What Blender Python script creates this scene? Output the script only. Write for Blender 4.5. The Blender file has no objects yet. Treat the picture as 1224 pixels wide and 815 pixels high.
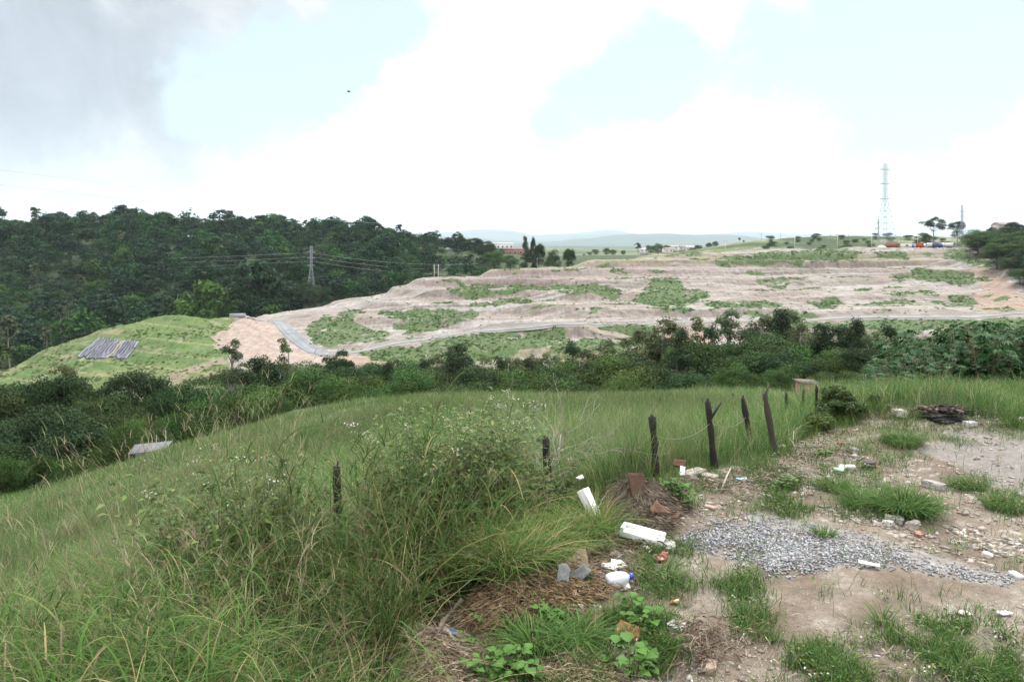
import bpy, math
import numpy as np
from mathutils import Vector, Matrix

# ------------------------------------------------------------------ camera, sky, sun, exposure
S = bpy.context.scene
C = S.collection
F, CX, CY, CZ = 960.0, 612.0, 295.0, 3.0          # focal length in photo pixels, photo column/row of the horizon point
cam = bpy.data.objects.new('camera', bpy.data.cameras.new('camera'))
C.objects.link(cam)
cam.location = (0, 0, CZ); cam.rotation_euler = (math.pi / 2, 0, 0)
cam.data.sensor_width = 36; cam.data.lens = 36 * F / 1224
cam.data.shift_y = -(407.5 - CY) / 1224
cam.data.clip_start = 0.1; cam.data.clip_end = 40000
S.camera = cam
S.view_settings.view_transform = 'Standard'; S.view_settings.look = 'None'
S.view_settings.exposure = 0.82; S.view_settings.gamma = 1
S.cycles.max_bounces = 6; S.cycles.transparent_max_bounces = 6; S.cycles.volume_bounces = 1
S.cycles.use_adaptive_sampling = True; S.cycles.adaptive_threshold = 0.02
S.cycles.use_denoising = True

SUN_EL, SUN_AZ = math.radians(58), math.radians(28)   # azimuth from +Y towards +X
sl = bpy.data.lights.new('sun', 'SUN'); sl.energy = 2.4; sl.angle = math.radians(5); sl.color = (1, .96, .9)
so = bpy.data.objects.new('sun', sl); C.objects.link(so)
sd = Vector((math.cos(SUN_EL) * math.sin(SUN_AZ), math.cos(SUN_EL) * math.cos(SUN_AZ), math.sin(SUN_EL)))
so.rotation_euler = sd.to_track_quat('Z', 'Y').to_euler(); so.location = (0, 0, 60)

W = bpy.data.worlds.new('World'); S.world = W; W.use_nodes = True
nt = W.node_tree; N = nt.nodes; N.clear(); L = nt.links


def nd(tree, typ, **kw):
    n = tree.nodes.new(typ)
    for k, v in kw.items():
        if k[0] == 'i' and k[1:].isdigit():
            n.inputs[int(k[1:])].default_value = v
        else:
            setattr(n, k, v)
    return n


def mth(tree, op, a, b=None, c=None, clamp=False):
    n = tree.nodes.new('ShaderNodeMath'); n.operation = op; n.use_clamp = clamp
    for i, v in enumerate((a, b, c)):
        if v is None: continue
        if isinstance(v, (int, float)): n.inputs[i].default_value = v
        else: tree.links.new(v, n.inputs[i])
    return n.outputs[0]


def mixc(tree, f, a, b):
    n = tree.nodes.new('ShaderNodeMix'); n.data_type = 'RGBA'
    for s, v in ((n.inputs[0], f), (n.inputs[6], a), (n.inputs[7], b)):
        if isinstance(v, (int, float)): s.default_value = v
        elif isinstance(v, tuple): s.default_value = (*v, 1) if len(v) == 3 else v
        else: tree.links.new(v, s)
    return n.outputs[2]


tc = nd(nt, 'ShaderNodeTexCoord')
sky = nd(nt, 'ShaderNodeTexSky', sky_type='NISHITA', sun_disc=False, sun_elevation=SUN_EL, sun_rotation=SUN_AZ)
sky.dust_density = 2.0
bg = nd(nt, 'ShaderNodeBackground'); bg.inputs[1].default_value = 0.11
wo = nd(nt, 'ShaderNodeOutputWorld')
n1 = nd(nt, 'ShaderNodeTexNoise'); n1.inputs['Scale'].default_value = 5.5; n1.inputs['Detail'].default_value = 7; n1.inputs['Roughness'].default_value = .55
L.new(tc.outputs['Generated'], n1.inputs['Vector'])
n2 = nd(nt, 'ShaderNodeTexNoise'); n2.inputs['Scale'].default_value = 14; n2.inputs['Detail'].default_value = 9; n2.inputs['Roughness'].default_value = .62
L.new(tc.outputs['Generated'], n2.inputs['Vector'])


def sdir(x, y):
    v = Vector(((x - CX) / F, 1, (CY - y) / F)); v.normalize(); return v


def blob(x, y, rx, ry):
    """soft elliptical patch of sky round a fixed direction: 1 in the middle, 0 at the rim, negative outside"""
    c = sdir(x, y)
    sub = nd(nt, 'ShaderNodeVectorMath', operation='SUBTRACT'); L.new(tc.outputs['Generated'], sub.inputs[0]); sub.inputs[1].default_value = c
    h = Vector((c.y, -c.x, 0)).normalized(); v = h.cross(c).normalized()
    d1 = nd(nt, 'ShaderNodeVectorMath', operation='DOT_PRODUCT'); L.new(sub.outputs[0], d1.inputs[0]); d1.inputs[1].default_value = h
    d2 = nd(nt, 'ShaderNodeVectorMath', operation='DOT_PRODUCT'); L.new(sub.outputs[0], d2.inputs[0]); d2.inputs[1].default_value = v
    d3 = nd(nt, 'ShaderNodeVectorMath', operation='DOT_PRODUCT'); L.new(sub.outputs[0], d3.inputs[0]); d3.inputs[1].default_value = c
    a = mth(nt, 'POWER', mth(nt, 'ABSOLUTE', mth(nt, 'DIVIDE', d1.outputs['Value'], rx / F)), 2.0)
    b = mth(nt, 'POWER', mth(nt, 'ABSOLUTE', mth(nt, 'DIVIDE', d2.outputs['Value'], ry / F)), 2.0)
    c3 = mth(nt, 'POWER', mth(nt, 'ABSOLUTE', mth(nt, 'DIVIDE', d3.outputs['Value'], max(rx, ry) / F)), 2.0)
    return mth(nt, 'SUBTRACT', 1.0, mth(nt, 'SQRT', mth(nt, 'ADD', mth(nt, 'ADD', a, b), c3)))


gap = None
for g in ((345, 88, 140, 62), (470, 25, 70, 60), (275, 130, 80, 45), (1000, 55, 380, 85), (720, 100, 110, 60), (1230, 30, 260, 120), (655, 150, 50, 40), (800, -140, 560, 90)):
    bb = blob(*g)
    gap = bb if gap is None else mth(nt, 'MAXIMUM', gap, bb)
nz = mth(nt, 'MULTIPLY', mth(nt, 'SUBTRACT', n1.outputs[0], .5), 2.2)
nz = mth(nt, 'ADD', nz, mth(nt, 'MULTIPLY', mth(nt, 'SUBTRACT', n2.outputs[0], .5), 1.3))
gm = nd(nt, 'ShaderNodeMapRange', interpolation_type='SMOOTHSTEP'); gm.inputs[1].default_value = -.16; gm.inputs[2].default_value = .44
L.new(mth(nt, 'ADD', gap, mth(nt, 'MULTIPLY', nz, 1.35)), gm.inputs[0])
gr = blob(60, 60, 330, 190)
grm = nd(nt, 'ShaderNodeMapRange', interpolation_type='SMOOTHSTEP'); grm.inputs[1].default_value = -.15; grm.inputs[2].default_value = .75
L.new(mth(nt, 'ADD', gr, mth(nt, 'MULTIPLY', nz, .5)), grm.inputs[0])
cloud = mixc(nt, grm.outputs[0], (5.9, 5.95, 6.0), (2.7, 2.95, 3.3))
haze_blue = mixc(nt, .82, sky.outputs[0], (3.75, 4.6, 4.85))
n3 = nd(nt, 'ShaderNodeTexNoise'); n3.inputs['Scale'].default_value = 9; n3.inputs['Detail'].default_value = 8; n3.inputs['Roughness'].default_value = .6; n3.inputs['Distortion'].default_value = .6
L.new(tc.outputs['Generated'], n3.inputs['Vector'])
billow = mth(nt, 'ADD', mth(nt, 'MULTIPLY', mth(nt, 'SUBTRACT', n3.outputs[0], .5), .8), .97)
sx = nd(nt, 'ShaderNodeSeparateXYZ'); L.new(tc.outputs['Generated'], sx.inputs[0])
zen = nd(nt, 'ShaderNodeMapRange', interpolation_type='SMOOTHSTEP'); zen.inputs[1].default_value = .3; zen.inputs[2].default_value = .85; zen.inputs[3].default_value = 1; zen.inputs[4].default_value = 2.7
L.new(sx.outputs[2], zen.inputs[0])
cs_ = nd(nt, 'ShaderNodeVectorMath', operation='SCALE'); L.new(cloud, cs_.inputs[0]); L.new(mth(nt, 'MULTIPLY', billow, zen.outputs[0]), cs_.inputs['Scale']); cloud = cs_.outputs[0]
full = mixc(nt, gm.outputs[0], cloud, haze_blue)
L.new(full, bg.inputs[0]); L.new(bg.outputs[0], wo.inputs[0])

# ------------------------------------------------------------------ helpers
rng = np.random.default_rng(7)


def hash2(i, j, s):
    h = (i.astype(np.int64) * 374761393 + j.astype(np.int64) * 668265263 + s * 1442695041) & 0x7fffffff
    h = ((h ^ (h >> 13)) * 1274126177) & 0x7fffffff
    return ((h ^ (h >> 16)) & 0xffff) / 65535.0


def vnoise(x, y, s=0):
    i = np.floor(x); j = np.floor(y); fx = x - i; fy = y - j
    fx = fx * fx * (3 - 2 * fx); fy = fy * fy * (3 - 2 * fy)
    a = hash2(i, j, s); b = hash2(i + 1, j, s); c = hash2(i, j + 1, s); d = hash2(i + 1, j + 1, s)
    return (a * (1 - fx) + b * fx) * (1 - fy) + (c * (1 - fx) + d * fx) * fy


def fbm(x, y, s=0, o=4):
    t = 0; a = .5; n = 0
    for k in range(o):
        t = t + a * vnoise(x, y, s + k * 17); n += a; x = x * 2.03 + 11; y = y * 2.03 + 5; a *= .5
    return t / n


def sstep(a, b, x):
    t = np.clip((x - a) / (b - a), 0, 1); return t * t * (3 - 2 * t)


def pchip(xk, yk, x):
    xk = np.asarray(xk, float); yk = np.asarray(yk, float)
    h = np.diff(xk); d = np.diff(yk) / h; m = np.zeros_like(yk)
    m[0] = d[0]; m[-1] = d[-1]
    for i in range(1, len(xk) - 1):
        if d[i - 1] * d[i] > 0:
            w1 = 2 * h[i] + h[i - 1]; w2 = h[i] + 2 * h[i - 1]
            m[i] = (w1 + w2) / (w1 / d[i - 1] + w2 / d[i])
    x = np.clip(x, xk[0], xk[-1]); i = np.clip(np.searchsorted(xk, x) - 1, 0, len(h) - 1)
    t = (x - xk[i]) / h[i]
    return (2 * t**3 - 3 * t**2 + 1) * yk[i] + (t**3 - 2 * t**2 + t) * h[i] * m[i] + (-2 * t**3 + 3 * t**2) * yk[i + 1] + (t**3 - t**2) * h[i] * m[i + 1]


def across(xs, Z, x):
    xs = np.asarray(xs, float); x = np.clip(x, xs[0], xs[-1])
    i = np.clip(np.searchsorted(xs, x) - 1, 0, len(xs) - 2); n = np.arange(len(x))
    M = np.zeros_like(Z); M[1:-1] = (Z[2:] - Z[:-2]) / (xs[2:] - xs[:-2])[:, None]
    h = xs[i + 1] - xs[i]; t = (x - xs[i]) / h
    return (2 * t**3 - 3 * t**2 + 1) * Z[i, n] + (t**3 - 2 * t**2 + t) * h * M[i, n] + (-2 * t**3 + 3 * t**2) * Z[i + 1, n] + (t**3 - t**2) * h * M[i + 1, n]


def table(cols, x, Y):
    xs = sorted(cols)
    Z = np.stack([pchip([p[0] for p in cols[k]], [p[1] for p in cols[k]], Y) for k in xs])
    return across(xs, Z, x)


def rz(Y, row): return CZ - (row - CY) * Y / F


# ------------------------------------------------------------------ the lie of the land (x = bearing column, Y = metres ahead)
NEAR = {
    -500: [(0, -.3), (4, -.5), (7, -1.3), (10, -2.6), (14, -4.2), (20, -6.3), (30, -9.6), (40, -12.4), (48, -14.6), (62, -24)],
    0: [(0, -.1), (4, -.2), (7, -.7), (10, -1.8), (14, -3.2), (20, -5), (30, -7.9), (40, -10.2), (48, -12.2), (62, -19.5)],
    200: [(0, 0), (4, -.1), (7, -.4), (10, -1.2), (14, -2.2), (20, -3.6), (30, -5.9), (40, -7.7), (48, -9.2), (62, -14.5)],
    300: [(0, 0), (4, 0), (7, -.3), (10, -.9), (14, -1.75), (20, -3.0), (30, -4.9), (40, -6.6), (48, -7.9), (62, -11.8)],
    400: [(0, 0), (4, 0), (7, -.2), (10, -.7), (14, -1.3), (20, -2.4), (30, -4.0), (40, -5.6), (48, -6.75), (62, -10.4)],
    500: [(0, 0), (4, 0), (7, 0), (10, -.3), (14, -.85), (20, -1.8), (30, -3.3), (40, -4.9), (50, -6.55), (62, -9.6)],
    700: [(0, 0), (4, 0), (7, 0), (10, -.1), (12, -.3), (14, -.6), (20, -1.5), (30, -3.1), (40, -4.7), (52, -6.8), (62, -9.4)],
    900: [(0, 0), (4, 0), (7, 0), (11, 0), (14, -.4), (20, -1.35), (30, -3.0), (40, -4.6), (52, -6.6), (62, -9)],
    1000: [(0, 0), (4, 0), (7, 0), (11, 0), (14, 0), (17, -.3), (20, -1.0), (30, -3), (40, -4.8), (50, -6.6), (62, -9.4)],
    1224: [(0, 0), (4, 0), (7, 0), (11, 0), (16, 0), (18, -.5), (24, -3), (30, -4.5), (40, -6.5), (62, -11.5)],
    1700: [(0, 0), (4, 0), (7, 0), (11, 0), (16, 0), (18, -.5), (24, -3), (30, -4.5), (40, -6.5), (62, -11.5)],
}


def mid(z0, rows, z1, rows2):
    o = [(y, z) for y, z in z0] + [(y, rz(y, r)) for y, r in rows] + [(y, z) for y, z in z1] + [(y, rz(y, r)) for y, r in rows2]
    return sorted(o)


V1 = [(62, -17), (80, -29), (110, -32), (150, -36), (190, -36)]
MID = {
    -500: mid(V1, [(230, 474), (260, 466), (300, 455)], [(330, -55), (400, -57), (450, -46)], [(700, 281), (770, 286)]),
    0: mid(V1, [(230, 468), (260, 458), (300, 444)], [(330, -52), (400, -55), (450, -45)], [(700, 283), (770, 288)]),
    60: mid(V1, [(230, 465), (260, 448), (300, 417)], [(330, -46), (400, -53), (450, -45)], [(700, 283), (770, 288)]),
    100: mid([(62, -15), (80, -27), (110, -31), (150, -35), (190, -34)], [(230, 462), (260, 440), (300, 402)], [(330, -40), (400, -52), (450, -44)], [(700, 282), (770, 288)]),
    200: mid([(62, -13), (80, -22), (110, -29), (150, -35), (190, -33)], [(225, 462), (260, 430), (285, 402), (310, 378)], [(340, -40), (400, -52), (460, -44)], [(700, 282), (770, 288)]),
    275: mid([(62, -12), (80, -19), (110, -28), (150, -34), (190, -33)], [(230, 448), (270, 418), (310, 389), (330, 379)], [(352, -31), (400, -45), (460, -40)], [(700, 284), (770, 290)]),
    340: mid([(62, -11), (80, -14), (110, -28), (150, -34), (190, -33)], [(230, 442), (265, 425), (300, 402), (335, 383), (352, 373)], [(378, -34), (415, -40), (470, -35)], [(700, 285), (770, 290)]),
    400: mid([(62, -10.5), (80, -13), (110, -27), (150, -33), (190, -33)], [(230, 440), (262, 424), (300, 398), (335, 378), (372, 360)], [(398, -30), (430, -36), (500, -25)], [(700, 286), (770, 290)]),
    500: mid([(62, -9.6), (80, -12.5), (110, -25), (150, -31), (190, -32)], [(230, 440), (270, 414), (300, 397), (340, 370), (375, 350), (405, 333)], [(432, -20), (470, -27), (530, -18)], [(700, 295), (770, 297)]),
    600: mid([(62, -9.5), (80, -12.5), (110, -25), (150, -31), (190, -32)], [(230, 444), (293, 396), (340, 368), (390, 344), (430, 321)], [(457, -14), (500, -22), (560, -20)], [(700, 304), (770, 306)]),
    700: mid([(62, -9.4), (80, -12.5), (110, -25), (150, -31), (190, -32)], [(230, 446), (296, 388), (340, 361), (380, 342), (420, 325), (455, 312)], [(482, -9), (530, -18)], [(700, 310), (770, 309)]),
    800: mid([(62, -9), (80, -12.5), (110, -25), (150, -31), (190, -32)], [(230, 446), (298, 387), (340, 360), (380, 343), (425, 324), (465, 304)], [(492, -6), (545, -13)], [(700, 303), (770, 306)]),
    850: mid([(62, -9), (80, -12), (110, -23), (150, -30), (190, -32)], [(230, 446), (298, 386), (340, 360), (380, 343), (427, 323), (470, 302)], [(500, -4), (550, -9)], [(700, 295), (770, 298)]),
    900: mid([(62, -9), (80, -12), (110, -22), (150, -29), (190, -32)], [(230, 444), (298, 385), (340, 360), (380, 344), (430, 322), (475, 300), (510, 299.5)], [(560, -4)], [(700, 288), (770, 291)]),
    1000: mid([(62, -9.4), (80, -12), (110, -20), (150, -28), (190, -31)], [(230, 440), (300, 380), (340, 359), (380, 342), (430, 322), (485, 297), (540, 297)], [(600, -2)], [(720, 283), (780, 288)]),
    1100: mid([(62, -10.5), (80, -12), (110, -20), (150, -26), (190, -30)], [(230, 432), (300, 377), (340, 358), (380, 340), (430, 320), (480, 296), (540, 296)], [(600, 1)], [(720, 284), (780, 288)]),
    1180: mid([(62, -11.5), (80, -14), (110, -20), (150, -25), (190, -28)], [(230, 425), (295, 382), (305, 377), (340, 357), (375, 338), (420, 314), (460, 300), (540, 293)], [(600, 3)], [(720, 284), (780, 288)]),
    1224: mid([(62, -11.5), (80, -14), (110, -20), (150, -25), (190, -27)], [(230, 420), (290, 385), (303, 377), (330, 356), (360, 330), (400, 306), (440, 296), (540, 288)], [(600, 5)], [(720, 284), (780, 288)]),
    1700: mid([(62, -11.5), (80, -14), (110, -20), (150, -25), (190, -27)], [(230, 420), (290, 385), (303, 377), (330, 356), (360, 330), (400, 300), (440, 290), (540, 280)], [(600, 8)], [(720, 280), (780, 284)]),
}
RIDGE = [(-500, 280), (400, 281), (470, 279.5), (500, 282), (545, 280), (575, 276.5), (610, 280), (640, 284), (662, 281), (690, 279), (742, 275.5), (760, 280), (800, 279), (850, 281), (900, 278), (930, 281), (1000, 282), (1700, 280)]
FAR = {}
for _x, _r in RIDGE:
    FAR[_x] = [(760, rz(760, 306)), (1000, rz(1000, 305)), (1500, rz(1500, 302)), (2500, rz(2500, 299)), (4000, rz(4000, 296.5)), (5500, rz(5500, 295.5)), (9500, rz(9500, 294.5)), (13500, rz(13500, 286 + 3.2 * math.sin(_x / 47.0))), (17500, rz(17500, 290)), (26000, rz(26000, _r)), (32000, rz(32000, 289))]

MOUNDS = []          # (X, Y, radius, height), filled once the plain height is known


def H0(X, Y):
    X = np.atleast_1d(np.asarray(X, float)); Y = np.atleast_1d(np.asarray(Y, float))
    X, Y = np.broadcast_arrays(X, Y); shp = X.shape; X = X.ravel(); Y = Y.ravel()
    x = CX + F * X / np.maximum(Y, 4.0)
    z = np.empty(len(X))
    a = Y < 80
    b = (Y >= 62) & (Y < 900)
    c = Y >= 770
    zn = np.zeros(len(X)); zm = np.zeros(len(X)); zf = np.zeros(len(X))
    if a.any():
        zn[a] = table(NEAR, x[a], Y[a])
    if b.any():
        q = table(MID, x[b], Y[b])
        # cut terraces and rough banks on the building site
        xb, Yb, Xb = x[b], Y[b], X[b]
        w = sstep(330, 460, xb) * sstep(232, 262, Yb) * (1 - sstep(1150, 1215, xb)) * (1 - sstep(-3.5, .5, q))
        w *= .62 + .36 * sstep(.35, .6, fbm(Xb / 45, Yb / 45, 31))
        st = 4.3
        qq = q / st + .35 * (fbm(Xb / 90, Yb / 90, 3) - .5)
        fr = qq - np.floor(qq)
        tq = (np.floor(qq) + sstep(.52, .95, fr)) * st - .35 * st * (fbm(Xb / 90, Yb / 90, 3) - .5)
        q = q + w * (tq - q)
        rough = (Yb > 225) & (Yb < 480)
        q = q + np.where(rough, (fbm(Xb / 7, Yb / 7, 5) - .5) * np.where(xb < 320, 2.6, .8) + (fbm(Xb / 1.8, Yb / 2.5, 6, 3) - .5) * np.where(xb < 320, .9, .6), (fbm(Xb / 25, Yb / 25, 8) - .5) * 3 * sstep(90, 140, Yb))
        zm[b] = q
    if c.any():
        zf[c] = table(FAR, x[c], Y[c]) + (fbm(X[c] / 420, Y[c] / 420, 12, 5) - .5) * 12 * sstep(900, 1500, Y[c]) + (fbm(X[c] / 2600, Y[c] / 2600, 19, 6) - .5) * 300 * sstep(9000, 13500, Y[c])
    w1 = sstep(62, 80, Y); w2 = sstep(770, 900, Y)
    z = np.where(Y < 62, zn, np.where(Y < 80, zn * (1 - w1) + zm * w1, np.where(Y < 770, zm, np.where(Y < 900, zm * (1 - w2) + zf * w2, zf))))
    return z.reshape(shp)


def H(X, Y):
    z = H0(X, Y)
    X = np.atleast_1d(np.asarray(X, float)); Y = np.atleast_1d(np.asarray(Y, float)); X, Y = np.broadcast_arrays(X, Y)
    n = Y < 62
    if n.any():
        Xn, Yn = X[n], Y[n]
        d = (fbm(Xn / 1.6, Yn / 1.6, 40, 4) - .5) * .16 + (fbm(Xn / .3, Yn / .3, 44, 3) - .5) * .035
        d = d + (fbm(Xn / 6, Yn / 6, 46, 3) - .5) * .7 * sstep(14, 22, Yn)
        for mx, my, r, hh in MOUNDS:
            q = ((Xn - mx)**2 + (Yn - my)**2) / (r * r)
            d = d + hh * np.exp(-q * 1.6) * (1 + .6 * (fbm(Xn / .25, Yn / .25, 50, 3) - .5))
        z = z.copy(); z[n] += d
    return z


def h1(X, Y): return float(H(X, Y)[0])


def px(x, y, Y): return Vector((Y * (x - CX) / F, Y, CZ - Y * (y - CY) / F))


_tx = np.arange(-700, 1900, 10.0); _tY = np.geomspace(2.5, 70, 700)
_TX, _TY = np.meshgrid(_tx, _tY, indexing='ij')


def _rowtab():
    Z = H(_TX * 0 + (_TX - CX) / F * _TY, _TY)
    return np.minimum.accumulate(CY + (CZ - Z) * F / _TY, axis=1)


ROWT = _rowtab()


def gY(x, row):
    """metres ahead of the near ground seen at column x, row"""
    x = np.atleast_1d(np.asarray(x, float)); row = np.atleast_1d(np.asarray(row, float)); x, row = np.broadcast_arrays(x, row)
    k = np.clip(np.round((x + 700) / 10).astype(int), 0, len(_tx) - 1)
    out = np.empty(len(x))
    for kk in np.unique(k):
        m = k == kk
        out[m] = np.interp(-row[m], -ROWT[kk], _tY)
    return out


def g(x, row):
    Y = float(gY(x, row)[0]); X = Y * (x - CX) / F
    return Vector((X, Y, h1(X, Y)))


for x, r, rad, hh in ((760, 606, .55, .48), (742, 622, .4, .2), (610, 712, .6, .16), (500, 782, .45, .2), (560, 760, .3, -.12), (512, 728, .35, -.3), (850, 640, .5, .1), (920, 652, .6, .1), (1000, 660, .6, .08),
                      (1090, 678, .5, .04), (930, 575, .7, .14), (1000, 545, .7, .12), (1090, 610, .8, .08), (1130, 497, 1.1, .22), (1180, 505, .9, .12), (1040, 492, .8, .12), (845, 765, .22, .13), (800, 800, .3, -.14), (700, 690, .4, .08), (680, 800, .3, .08)):
    p = g(x, r); MOUNDS.append((p.x, p.y, rad, hh))
ROWT = _rowtab()


def inpoly(x, y, poly):
    x = np.asarray(x, float); y = np.asarray(y, float); c = np.zeros(x.shape, bool); n = len(poly)
    for i in range(n):
        x1, y1 = poly[i]; x2, y2 = poly[(i + 1) % n]
        if y1 == y2: continue
        c ^= ((y1 > y) != (y2 > y)) & (x < (x2 - x1) * (y - y1) / (y2 - y1) + x1)
    return c


def polydist(x, y, line):
    d = np.full(np.shape(x), 1e9)
    for (x1, y1), (x2, y2) in zip(line[:-1], line[1:]):
        t = np.clip(((x - x1) * (x2 - x1) + (y - y1) * (y2 - y1)) / ((x2 - x1)**2 + (y2 - y1)**2), 0, 1)
        d = np.minimum(d, np.hypot(x - x1 - t * (x2 - x1), y - y1 - t * (y2 - y1)))
    return d


# ---- mesh + object helpers
def mesh(name, V, Q=None, T=None, col=None, mats=(), smooth=False, mi=None, PF=None):
    V = np.asarray(V, np.float32).reshape(-1, 3); me = bpy.data.meshes.new(name)
    Q = np.zeros((0, 4), np.int32) if Q is None or len(Q) == 0 else np.asarray(Q, np.int32).reshape(-1, 4)
    T = np.zeros((0, 3), np.int32) if T is None or len(T) == 0 else np.asarray(T, np.int32).reshape(-1, 3)
    nl = Q.size + T.size
    me.vertices.add(len(V)); me.vertices.foreach_set('co', V.ravel())
    me.loops.add(nl); me.loops.foreach_set('vertex_index', np.concatenate([Q.ravel(), T.ravel()]).astype(np.int32))
    me.polygons.add(len(Q) + len(T))
    st = np.concatenate([np.arange(len(Q)) * 4, Q.size + np.arange(len(T)) * 3]).astype(np.int32)
    me.polygons.foreach_set('loop_start', st)
    if mi is not None: me.polygons.foreach_set('material_index', np.asarray(mi, np.int32))
    if smooth: me.polygons.foreach_set('use_smooth', np.ones(len(Q) + len(T), bool))
    me.update(calc_edges=True)
    if col is not None:
        a = me.attributes.new('Col', 'FLOAT_COLOR', 'POINT')
        c = np.ones((len(V), 4), np.float32); c[:, :3] = col; a.data.foreach_set('color', c.ravel())
    for m in mats: me.materials.append(m)
    return me


def obj(name, me, parent=None, loc=None):
    o = bpy.data.objects.new(name, me); C.objects.link(o)
    if parent is not None: o.parent = parent
    if loc is not None: o.location = loc
    return o


def tag(o, label=None, cat=None, group=None, kind=None):
    if label: o['label'] = label
    if cat: o['category'] = cat
    if group: o['group'] = group
    if kind: o['kind'] = kind
    return o


def empty(name, loc, label, cat, group=None, rotz=0):
    o = bpy.data.objects.new(name, None); C.objects.link(o); o.location = loc; o.rotation_euler = (0, 0, rotz); o.empty_display_size = .2
    return tag(o, label, cat, group)


class MB:
    """collects boxes, tubes and plates, then links them as one mesh"""
    def __init__(s): s.v = []; s.q = []; s.t = []; s.c = []; s.n = 0

    def add(s, V, Q=None, T=None, col=(1, 1, 1)):
        V = np.asarray(V, float).reshape(-1, 3); s.v.append(V)
        if Q is not None and len(Q): s.q.append(np.asarray(Q) + s.n)
        if T is not None and len(T): s.t.append(np.asarray(T) + s.n)
        c = np.asarray(col, float); s.c.append(np.broadcast_to(c, (len(V), 3))); s.n += len(V); return s

    def box(s, cx, cy, cz, sx, sy, sz, col=(1, 1, 1), rot=None):
        V = np.array([(x, y, z) for z in (-.5, .5) for y in (-.5, .5) for x in (-.5, .5)]) * (sx, sy, sz)
        if rot is not None: V = V @ np.array(rot.to_3x3() if isinstance(rot, Matrix) else rot).T
        return s.add(V + (cx, cy, cz), [(0, 2, 3, 1), (4, 5, 7, 6), (0, 1, 5, 4), (2, 6, 7, 3), (0, 4, 6, 2), (1, 3, 7, 5)], None, col)

    def tube(s, pts, rad, k=6, col=(1, 1, 1), cap=True):
        P = np.asarray(pts, float); n = len(P); rad = np.broadcast_to(np.asarray(rad, float), (n,))
        Vs = []
        for i in range(n):
            t = P[min(i + 1, n - 1)] - P[max(i - 1, 0)]; t = t / (np.linalg.norm(t) + 1e-9)
            a = np.cross(t, (0, 0, 1.0)) if abs(t[2]) < .9 else np.cross(t, (1.0, 0, 0)); a /= np.linalg.norm(a); b = np.cross(t, a)
            an = np.arange(k) * 2 * np.pi / k
            Vs.append(P[i] + rad[i] * (np.cos(an)[:, None] * a + np.sin(an)[:, None] * b))
        V = np.concatenate(Vs); Q = [(i * k + j, i * k + (j + 1) % k, (i + 1) * k + (j + 1) % k, (i + 1) * k + j) for i in range(n - 1) for j in range(k)]
        T = []
        if cap:
            V = np.concatenate([V, P[:1], P[-1:]]); a0 = n * k
            T = [(a0, (j + 1) % k, j) for j in range(k)] + [(a0 + 1, (n - 1) * k + j, (n - 1) * k + (j + 1) % k) for j in range(k)]
        return s.add(V, Q, T, col)

    def me(s, name, mats, smooth=False):
        return mesh(name, np.concatenate(s.v), np.concatenate(s.q) if s.q else None, np.concatenate(s.t) if s.t else None, np.concatenate(s.c), mats, smooth)

    def build(s, name, mat, parent=None, smooth=False, loc=None):
        return obj(name, s.me(name, [mat], smooth), parent, loc)


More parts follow.
